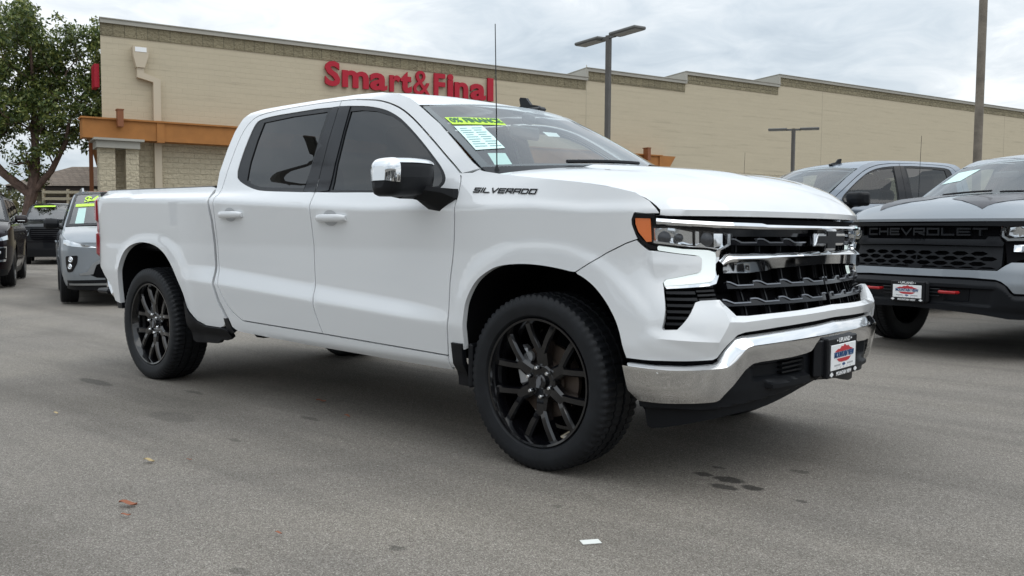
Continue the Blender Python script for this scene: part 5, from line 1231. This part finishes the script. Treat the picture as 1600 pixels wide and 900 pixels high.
# ------------------------------------------------------------------ supermarket building
def wall_mat(name, base, course, width, depth=.006, rough_face=False, mort=.90, streak=.0, var=.06):
    m = bpy.data.materials.new(name); m.use_nodes = True; nt = m.node_tree; b = nt.nodes['Principled BSDF']; LK = nt.links.new
    tc = N(nt, 'ShaderNodeTexCoord'); mp = N(nt, 'ShaderNodeMapping'); mp.inputs['Rotation'].default_value = (R(90), 0, 0); LK(tc.outputs['Object'], mp.inputs['Vector'])
    # object x along the wall, z up -> brick plane
    sep = N(nt, 'ShaderNodeSeparateXYZ'); LK(tc.outputs['Object'], sep.inputs[0]); cb = N(nt, 'ShaderNodeCombineXYZ'); LK(mth(nt, 'ADD', sep.outputs[0], sep.outputs[1]), cb.inputs[0]); LK(sep.outputs[2], cb.inputs[1])
    br = N(nt, 'ShaderNodeTexBrick'); LK(cb.outputs[0], br.inputs['Vector']); br.inputs['Scale'].default_value = 1; br.inputs['Brick Width'].default_value = width; br.inputs['Row Height'].default_value = course; br.inputs['Mortar Size'].default_value = .008; br.inputs['Mortar Smooth'].default_value = .3
    c1 = tuple(base); c2 = tuple(x*(1-var) for x in base); br.inputs['Color1'].default_value = (*c1, 1); br.inputs['Color2'].default_value = (*c2, 1); br.inputs['Mortar'].default_value = (*[x*mort for x in base], 1)
    n = N(nt, 'ShaderNodeTexNoise'); n.inputs['Scale'].default_value = 1.0; n.inputs['Detail'].default_value = 6; n.inputs['Roughness'].default_value = .65
    mp2 = N(nt, 'ShaderNodeMapping'); mp2.inputs['Scale'].default_value = (.35, 5.0, 1); LK(cb.outputs[0], mp2.inputs['Vector']); LK(mp2.outputs[0], n.inputs['Vector'])
    r = ramp(nt, [(.30, 1-streak*2.2), (.42, 1-streak*.4), (.6, 1.0), (.75, 1.03)]); LK(n.outputs[0], r.inputs[0])
    mx = N(nt, 'ShaderNodeMix', data_type='RGBA', blend_type='MULTIPLY'); mx.inputs[0].default_value = 1; LK(br.outputs[0], mx.inputs[6]); LK(r.outputs[0], mx.inputs[7]); LK(mx.outputs[2], b.inputs['Base Color']); b.inputs['Roughness'].default_value = .85
    bp = N(nt, 'ShaderNodeBump'); bp.inputs['Distance'].default_value = depth; bp.inputs['Strength'].default_value = 1
    if rough_face:
        n2 = N(nt, 'ShaderNodeTexNoise'); n2.inputs['Scale'].default_value = 9; n2.inputs['Detail'].default_value = 6; n2.inputs['Roughness'].default_value = .6; LK(tc.outputs['Object'], n2.inputs['Vector']); LK(mth(nt, 'SUBTRACT', mth(nt, 'MULTIPLY', n2.outputs[0], 2.0), br.outputs['Fac']), bp.inputs['Height'])
    else: LK(mth(nt, 'SUBTRACT', 1.0, br.outputs['Fac']), bp.inputs['Height'])
    LK(bp.outputs[0], b.inputs['Normal']); return m
M['wall'] = wall_mat('painted_block', (.51,.445,.325), .203, .406, depth=.003, mort=.955, streak=.085, var=.02)
M['splitface'] = wall_mat('split_face_block', (.56,.49,.355), .203, .406, depth=.05, rough_face=True, mort=.85, streak=.05)
M['stoneband'] = wall_mat('stone_band', (.29,.25,.16), .62, .40, depth=.07, rough_face=True, mort=.45, streak=.12, var=.18)
M['cap'] = pmat('metal_coping', (.36,.345,.30), .6, noise=(.6, .08)); M['orange'] = pmat('orange_stucco', (.36,.148,.036), .75, noise=(2.5, .10)); M['browncap'] = pmat('brown_metal', (.22,.075,.025), .5)
M['spout'] = pmat('painted_sheet_metal', (.52,.445,.335), .6); M['signred'] = pmat('sign_red', (.40,.012,.03), .45, spec=.3); M['signside'] = pmat('sign_return', (.20,.01,.02), .4); M['sandtrim'] = pmat('sand_trim', (.42,.37,.28), .7)
BC = (-30.634, 10.636, 0)
BL = thing('supermarket_building', 'long tan block supermarket with stepped stone parapet and orange band behind the cars', 'building', BC, R(74))
zones = [(0,22.15,8.80),(22.15,28.80,9.26),(28.80,36.08,9.74),(36.08,70,10.30)]
w = MB(); prof = []
for a, b, h in zones: prof += [(a, h-.62), (b, h-.62)]
w.prism([(0, 4.55)]+prof+[(70, 4.55)], 0, 38, 'y'); w.build('wall', 'wall', BL, smooth=False, fix=True)
w = MB(); w.prism([(-.02,-.02),(70.02,-.02),(70.02,37.9),(-.02,37.9)], 0, 4.55, 'z'); w.build('lower_wall', 'splitface', BL, smooth=False, fix=True)
for i, (a, b, h) in enumerate(zones):
    m = MB(); m.box(((a+b)/2, 19, h-.40), (b-a-.004, 38.06, .44)); m.build('stone_band', 'stoneband', BL, smooth=False)
    m = MB(); m.box(((a+b)/2+.03, 19, h-.09), (b-a+.10, 38.22, .18)); m.box(((a+b)/2+.03, 19, h-.01), (b-a+.16, 38.30, .03)); m.build('coping', 'cap', BL, smooth=False)
    if i:
        m = MB(); m.box((a+.0, 19, h-.35), (.16, 38.24, .50)); m.build('coping', 'cap', BL, smooth=False)
for x in (22.2, 40.03, 60.05): m = MB(); m.box((x, -.001, 6.9 if x < 30 else 7.2), (.035, .012, 2.5*2 if x < 30 else 5.6)); m.build('control_joint', 'sandtrim', BL, smooth=False)
m = MB(); m.box((12.9, -.35, 4.72), (27.3, .75, .70)); m.box((12.9, -.38, 5.08), (27.42, .86, .06)); m.build('orange_band', 'orange', BL, smooth=False)
m = MB(); m.prism([(26.4,4.37),(27.0,4.37),(27.5,5.08),(26.4,5.08)], -.80, -.01, 'y'); m.build('band_end', 'orange', BL, smooth=False, fix=True)
for x in (.46, 25.4): m = MB(); m.box((x, -.95, 5.10), (.20, .35, .62)); m.box((x, -.93, 5.40), (.24, .42, .04)); m.build('beam_end', 'browncap', BL, smooth=False)
m = MB(); m.prism([(-.45,.42),(1.25,.42),(1.25,-1.15),(-.45,-1.15)], 4.28, 4.36, 'z'); m.prism([(-.34,.3),(1.12,.3),(1.12,-1.02),(-.34,-1.02)], 4.02, 4.28, 'z'); m.build('corner_eave', 'cap', BL, smooth=False, fix=True)
for a, b in ((-.24,.30),(.66,1.10)): m = MB(); m.box(((a+b)/2, -.55, 2.01), (b-a, .5, 4.02)); m.build('pilaster', 'splitface', BL, smooth=False)
# roof drain: overflow box, elbowed downspout
m = MB(); m.prism([(1.06,7.55),(1.60,7.55),(1.60,7.86),(1.06,7.86)], -.30, 0, 'y'); m.prism([(1.17,7.10),(1.46,7.10),(1.60,7.55),(1.06,7.55)], -.30, 0, 'y')
hb = m.build('rain_head', 'spout', BL, smooth=False, fix=True)
m = MB(); m.box((1.33, -.302, 7.75), (.40, .02, .17)); m.build('overflow_opening', 'platewhite', hb, smooth=False)
m = MB(); m.prism([(1.20,7.10),(1.44,7.10),(1.44,7.08),(1.44,6.92),(2.02,6.72),(2.02,.3),(1.76,.3),(1.76,6.60),(1.20,6.74)], -.24, -.02, 'y'); m.build('downspout', 'spout', BL, smooth=False, fix=True)
m = MB(); m.box((1.89, -.74, 4.72), (.27, .06, .80)); m.box((1.89, -.5, 4.35), (.27, .5, .02)); m.build('downspout_cover', 'orange', BL, smooth=False)
# west front: canopy returns
m = MB(); m.box((-.24, 8.6, 4.75), (.46, 17, .75)); m.build('front_canopy', 'orange', BL, smooth=False); m = MB(); m.box((-.24, 8.6, 5.15), (.52, 17.1, .06)); m.build('canopy_cap', 'browncap', BL, smooth=False)
m = MB(); m.box((-.42, 1.0, 2.2), (.14, .3, 4.4)); m.build('canopy_post', 'browncap', BL, smooth=False)
for ch in kids(BL):
    for v in ch.data.vertices: v.co.x += .15*max(0, v.co.y)*(1 if v.co.x < 60 else 0)
# sign
SG = thing('store_sign', 'big red channel letters Smart&Final mounted on the tan wall', 'sign', (BC[0]+math.cos(R(74))*12.6, BC[1]+math.sin(R(74))*12.6, 0), R(74))
def letter(ch, x0, x1, zbase, zh, bold):
    V, F = text_tris(ch, size=1, bold=bold, align='LEFT'); xs = [v[0] for v in V]; ys = [v[1] for v in V]; sx = (x1-x0)/(max(xs)-min(xs)); mx_, mn, my = max(xs), min(xs), min(ys); sz = zh/(max(ys)-min(ys))
    m = MB(); text_solid(m, ch, lambda a, b, h: (x0-12.6+(a-mn)*sx, -.05-h, zbase+(b-my)*sz), depth=.11, size=1, bold=bold, align='LEFT'); 
    m.build('letter', 'signred', SG, smooth=False, fix=True)
zb0 = 7.13
for ch, a, b, z0, h, bo in (('S',8.53,9.20,zb0-.01,1.03,.032),('m',9.29,10.48,zb0,.72,.032),('a',10.54,11.34,zb0-.01,.74,.032),('r',11.46,11.98,zb0,.72,.032),('t',11.98,12.51,zb0,.92,.05),('&',12.6,13.42,zb0-.02,1.05,.0),('F',13.62,14.17,zb0,1.0,.032),('i',14.30,14.59,zb0,1.03,.05),('n',14.66,15.36,zb0,.72,.032),('a',15.49,16.30,zb0-.01,.74,.032),('l',16.40,16.70,zb0,1.05,.05)): letter(ch, a, b, z0, h, bo)
m = MB(); m.box((-.10, .7, 6.75), (.16, .8, .85)); o = m.build('wall_sign', 'signred', smooth=False); o.location = BC; o.rotation_euler = (0,0,R(74)); tag(o, 'narrow red sign seen edge-on at the left corner of the tan building', 'sign')

# ------------------------------------------------------------------ far left building with shingle roof, slatted fence
M['shingle'] = wall_mat('roof_shingle', (.20,.155,.12), .16, .35, depth=.02, mort=.6, streak=.1, var=.25); M['slat'] = pmat('fence_paint', (.48,.42,.31), .7); M['darkwood'] = pmat('dark_fascia', (.03,.02,.016), .8)
BB = thing('low_building', 'low building with brown shingle roof and dark eaves seen past the tree', 'building', (-52.0, 16.2, 0), R(42))
m = MB(); m.add([(-.6,-2.2,3.45),(16,-2.2,3.45),(16,1.6,4.75),(1.4,1.6,4.75)], [(0,1,2,3)]); m.add([(-.6,-2.2,3.45),(1.4,1.6,4.75),(-.6,5.4,3.45)], [(0,1,2)]); m.add([(-.6,5.4,3.45),(1.4,1.6,4.75),(16,1.6,4.75),(16,5.4,3.45)], [(0,1,2,3)]); m.build('roof', 'shingle', BB, smooth=False)
m = MB(); m.box((7.7, 1.6, 3.30), (16.4, 7.4, .28)); m.build('eave', 'darkwood', BB, smooth=False); m = MB(); m.box((8.2, 1.8, 1.6), (15.2, 5.6, 3.2)); m.build('wall', 'sandtrim', BB, smooth=False)
FN = thing('slatted_screen', 'cream horizontal slat screen beside the building corner', 'fence', (-45.2, 14.0, 0), R(41))
for k in range(9): m = MB(); m.box((2.0, 0, .3+.33*k), (3.9, .05, .14)); m.build('slat', 'slat', FN, smooth=False)
for x in (.05, 1.3, 2.7, 3.9): m = MB(); m.box((x, .06, 1.55), (.12, .12, 3.1)); m.build('post', 'slat', FN, smooth=False)
m = MB(); m.box((3, 1.2, 1.4), (7, .1, 2.8)); m.build('backing_wall', 'darkwood', FN, smooth=False)

# ------------------------------------------------------------------ lamp posts
M['pole'] = pmat('bronze_pole', (.085,.078,.07), .5, noise=(3, .15)); M['lamphead'] = pmat('lamp_housing_metal', (.11,.11,.105), .45); M['lamplens'] = pmat('lamp_lens_plastic', (.26,.27,.27), .4); M['woodpole'] = pmat('weathered_pole', (.17,.145,.115), .7, noise=(4, .25), bump=(14, .01))
def lamp(loc, h, w_, heads, label, hl=.62, hwid=.26):
    T = thing('street_lamp', label, 'street lamp', (*loc, 0), 0, 'lamp posts in the car park')
    MB().box((0, 0, h/2), (w_, w_, h)).build('pole', 'pole', T, smooth=False)
    MB().bbox((0, 0, .35), (.5, .5, .7), .03).build('base', 'cap', T)
    for a in heads:
        r = rotz(a); m = MB(); m.box(tuple(r @ Vector((.12, 0, 0))+Vector((0,0,h-.04))), (.24, .06, .06), rot=r); m.build('arm', 'lamphead', T, smooth=False)
        m = MB(); m.bbox(tuple(r @ Vector((.20+hl/2, 0, 0))+Vector((0,0,h-.02))), (hl, hwid, .07), .02, rot=r); hd = m.build('lamp_head', 'lamphead', T)
        m = MB(); m.box(tuple(r @ Vector((.24+hl/2, 0, 0))+Vector((0,0,h-.058))), (hl*.84, hwid*.80, .012), rot=r); m.build('lens', 'lamplens', hd, smooth=False)
    return T
lamp((-9.23, 12.46), 5.50, .10, (R(-17), R(-17)+PI), 'dark square lamp post with two flat heads, left of the two against the tan wall', hl=.90, hwid=.34)
lamp((-10.39, 24.76), 4.62, .10, (R(24), R(24)+PI), 'smaller dark lamp post with two heads standing between the white and grey pickups', hl=.62)
lamp((-3.9, 30.6), 4.85, .10, (R(75), R(255)), 'dark lamp post with twin heads at the right edge of the photo', hl=.62)
lamp((-2.7, 33.6), 6.3, .10, (R(120), R(240)), 'taller dark lamp post at the right edge above the twin heads', hl=.62)
P1 = MB(); P1.tube([(-2.40, 15.72, 0), (-2.40, 15.72, 9)], [.085, .075], 14); o = P1.build('utility_pole', 'woodpole'); tag(o, 'thick weathered brown pole rising behind the silver pickup', 'pole')

# ------------------------------------------------------------------ trees
tree((-35.2, 9.6, 0), 8.3, [
    ([(0,0,0),(-.05,-.05,.9),(.05,.1,2.0),(.1,.2,2.5)], [.30,.24,.215,.205], 0),
    ([(.1,.2,2.4),(.15,.35,3.6),(.0,.4,5.2),(.2,.3,7.0),(.3,.2,8.2)], [.20,.17,.13,.08,.04], 11),
    ([(.1,.2,2.4),(-.4,-.7,3.3),(-.7,-1.4,4.3),(-.9,-2.0,5.9),(-.8,-2.4,7.4)], [.19,.16,.12,.08,.04], 11),
    ([(.1,.2,2.5),(.5,.8,3.4),(.9,1.2,4.5),(.9,1.5,6.0)], [.14,.12,.09,.04], 8),
    ([(0,.4,5.0),(.4,1.1,6.2),(.5,1.5,7.4)], [.10,.07,.03], 6),
    ([(-.7,-1.4,4.2),(-1.0,-2.8,5.2),(-1.2,-3.8,6.4)], [.11,.08,.04], 8),
    ], 'tall broad-leaved tree with reddish forked trunk at the left of the building', 5, leafsize=.17, per=46, spread=.34, trunk_r=.4, n_end=.46)
for i, (x, y, s, h) in enumerate(((-44.2,11.0,3,2.8),(-49.0,11.6,5,3.6),(-44.2,8.9,9,3.6),(-60,12,12,5),(-47,6.5,15,4))):
    rng = np.random.default_rng(40+i); T = thing('bush', ('low dull green bush behind the parked dark cars','olive green bush below the shingle roof','wide olive bush at the far left edge','tall dull tree mass behind the bushes','dense shrub left of the big tree trunk')[i], 'bush', (x, y, 0), 0, 'bushes beyond the car park')
    cs = [(rng.normal()*1.5, rng.normal()*1.5, h*(.15+.8*rng.random())) for _ in range(46)]
    MB().tube([(0,0,0),(.1,0,h*.5),(0,.2,h*.8)], [.12,.08,.03], 6).build('trunk', 'bark', T); V, n = leaves(cs, 110, .75, .26, rng); leaf_obj('crown', V, n, 'leaf2', T)
tree((-46.0, 2.0, 0), 8.0, [([(0,0,0),(.1,.1,2),(.2,.3,4),(.4,.3,6)], [.25,.2,.14,.05], 14), ([(.1,.1,2),(-.6,1.0,3.6),(-.8,1.8,5.2)], [.14,.1,.04], 8)], 'shady tree partly cut off at the left edge', 9, leafsize=.22, per=80, spread=.6)

# ------------------------------------------------------------------ the other vehicles
make_truck((.237, 5.471), -1.863, .047, 'silver', 'trail', 'silver pickup with black hood decal, black lettered grille and red tow hooks')
make_truck((-3.1, 7.52), -2.075, .19, 'steelblue', 'plain', 'blue-grey crew cab pickup parked behind the hoods of the white and silver pickups')
make_suv((-10.85, 2.20), R(-21), dict(hw=.955, wb=2.80, H=1.72, zb=1.06, lip=.90, paint='sterling', style='buick', rails=True, price='$499'), 'silver grey suv with lime price figures on its windscreen, partly behind the pickup bed')
make_suv((-16.10, 1.40), R(-23), dict(hw=.995, wb=3.05, H=1.80, zb=1.16, lip=1.00, paint='maroon', style='dark', rails=True), 'dark maroon suv cut off by the left edge, front turned to the camera')
make_suv((-26.9, 7.5), R(-22), dict(hw=1.02, wb=3.07, H=1.92, zb=1.26, lip=1.14, paint='blackpaint', style='tahoe', rails=True, box=1, strip=True), 'large black suv with lime strip on its windscreen, in the back row')
make_suv((-39.6, 10.9), R(-30), dict(hw=.97, wb=2.8, H=1.80, zb=1.16, lip=1.0, paint='white2', style='light'), 'white suv far back between the dark suvs')
# things on the ground
M['leafbrown'] = pmat('dry_leaf', (.28,.10,.05), .7); M['leaftan'] = pmat('pale_dry_leaf', (.42,.32,.16), .7); M['tagwhite'] = pmat('paper_scrap', (.75,.76,.72), .6)
def dryleaf(x, y, a, s, mat, label):
    P = []
    for i in range(7):
        t = i/6; s = s if i else s*.72; w_ = s*.26*math.sin(PI*min(1, t*.95+.03))**.8; P.append([((t-.5)*s, k*w_, .012+s*.10*abs(k)+s*.10*math.sin(t*5+a)) for k in (-1, 0, 1)])
    o = MB().grid(P, 0).build('dry_leaf', mat, ang=80); o.location = (x, y, .001); o.rotation_euler = (0, 0, a); tag(o, label, 'leaf', 'dry leaves on the asphalt'); return o
for x, y, a, s, mt, lb in ((-1.43,-2.15,.6,.075,'leaftan','pale dry leaf on the asphalt left of centre'),(-1.31,-2.01,1.2,.035,'leafbrown','tiny brown leaf just right of the pale leaf'),(-2.07,-.68,.9,.085,'leafbrown','brown leaf in the shade under the rear door'),(-1.57,-.86,.2,.06,'leafbrown','small orange leaf below the front door'),(-.84,-2.53,.8,.10,'leafbrown','curled red-brown leaf, largest one at the lower left'),(-.71,-2.60,1.0,.05,'leafbrown','small flat leaf just below the largest leaf'),(-.10,-2.32,.5,.038,'leafbrown','small reddish leaf near the bottom centre'),(-2.9,-2.0,.4,.05,'leaftan','faint pale leaf at the left of the lot')): dryleaf(x, y, a, s, mt, lb)
o = MB().box((0,0,.003), (.07,.042,.002)).build('paper_scrap', 'tagwhite', smooth=False); o.location = (.78,-1.60,0); o.rotation_euler = (0,0,R(55)); tag(o, 'small white paper scrap on the asphalt near the bottom', 'paper')
# ------------------------------------------------------------------ surroundings out of view, mostly added to be mirrored and to block low sky
M['officewall'] = pmat('office_render', (.42,.40,.37), .8, noise=(.5,.1)); M['officeglass'] = pmat('office_glass', (.03,.035,.04), .1)
OB = thing('added_showroom', 'unseen long low showroom with dark windows, added behind the camera for reflections', 'building', (4, -34, 0), 0)  # added out of view to block low sky and be mirrored
m = MB(); m.box((0, -6, 3.0), (70, 12, 6.0)); m.box((0, -6, 6.1), (70.6, 12.6, .4)); m.build('wall', 'officewall', OB, smooth=False)
for k in range(9): m = MB(); m.box((-32+8*k, .02, 1.9), (6.6, .06, 3.0)); m.build('window', 'officeglass', OB, smooth=False)
for i, (x, y, rz, p) in enumerate(((9.5,-12.5,118,'maroon'),(13.2,-11.2,118,'silver'),(-6,-16.5,92,'sterling'),(-2.4,-16.5,92,'blackpaint'),(1.2,-16.5,92,'white2'),(-13.2,-16.5,92,'steelblue'),(-9.6,-16.5,92,'maroon'),(17.5,-8.5,150,'blackpaint'))):
    make_suv((x, y), R(rz), dict(hw=.98, wb=2.9, H=1.76, zb=1.14, lip=1.0, paint=p, style='dark' if i % 2 else 'light'), ('unseen dark maroon suv added behind the camera, first of the angled pair','unseen silver suv added behind the camera, second of the angled pair','grey suv behind the camera in the facing row','unseen black suv added behind the camera in the facing row','unseen white suv added behind the camera in the facing row','unseen blue-grey suv added behind the camera at the end of the row','unseen dark maroon suv added behind the camera in the facing row','unseen black suv added behind the camera far to the right')[i], 'unseen cars added for reflections')  # unseen cars added so the flank paint and glass mirror something dark
for i, (x, y, p) in enumerate(((4.1,4.5,'blackpaint'),(7.4,3.5,'sterling'),(10.8,2.5,'white2'))):
    make_suv((x, y), R(-107), dict(hw=.98, wb=2.9, H=1.76, zb=1.14, lip=1.0, paint=p, style='dark'), ('unseen black suv added next in the row, just outside the right edge','unseen grey suv added second outside the right edge of the photo','unseen white suv added third outside the right edge of the photo')[i], 'unseen cars added for reflections')  # unseen cars added for the front chrome to mirror
lamp((-12.9, -6.1), 7.9, .16, (R(60), R(240)), 'tall lamp post behind the camera, mirrored in the rear door glass', hl=.7, hwid=.3)
lamp((-6.5, -24), 6.8, .12, (R(-10), R(170)), 'unseen tall lamp post added further behind the camera near the showroom', hl=.9, hwid=.34)  # unseen post added only for reflections
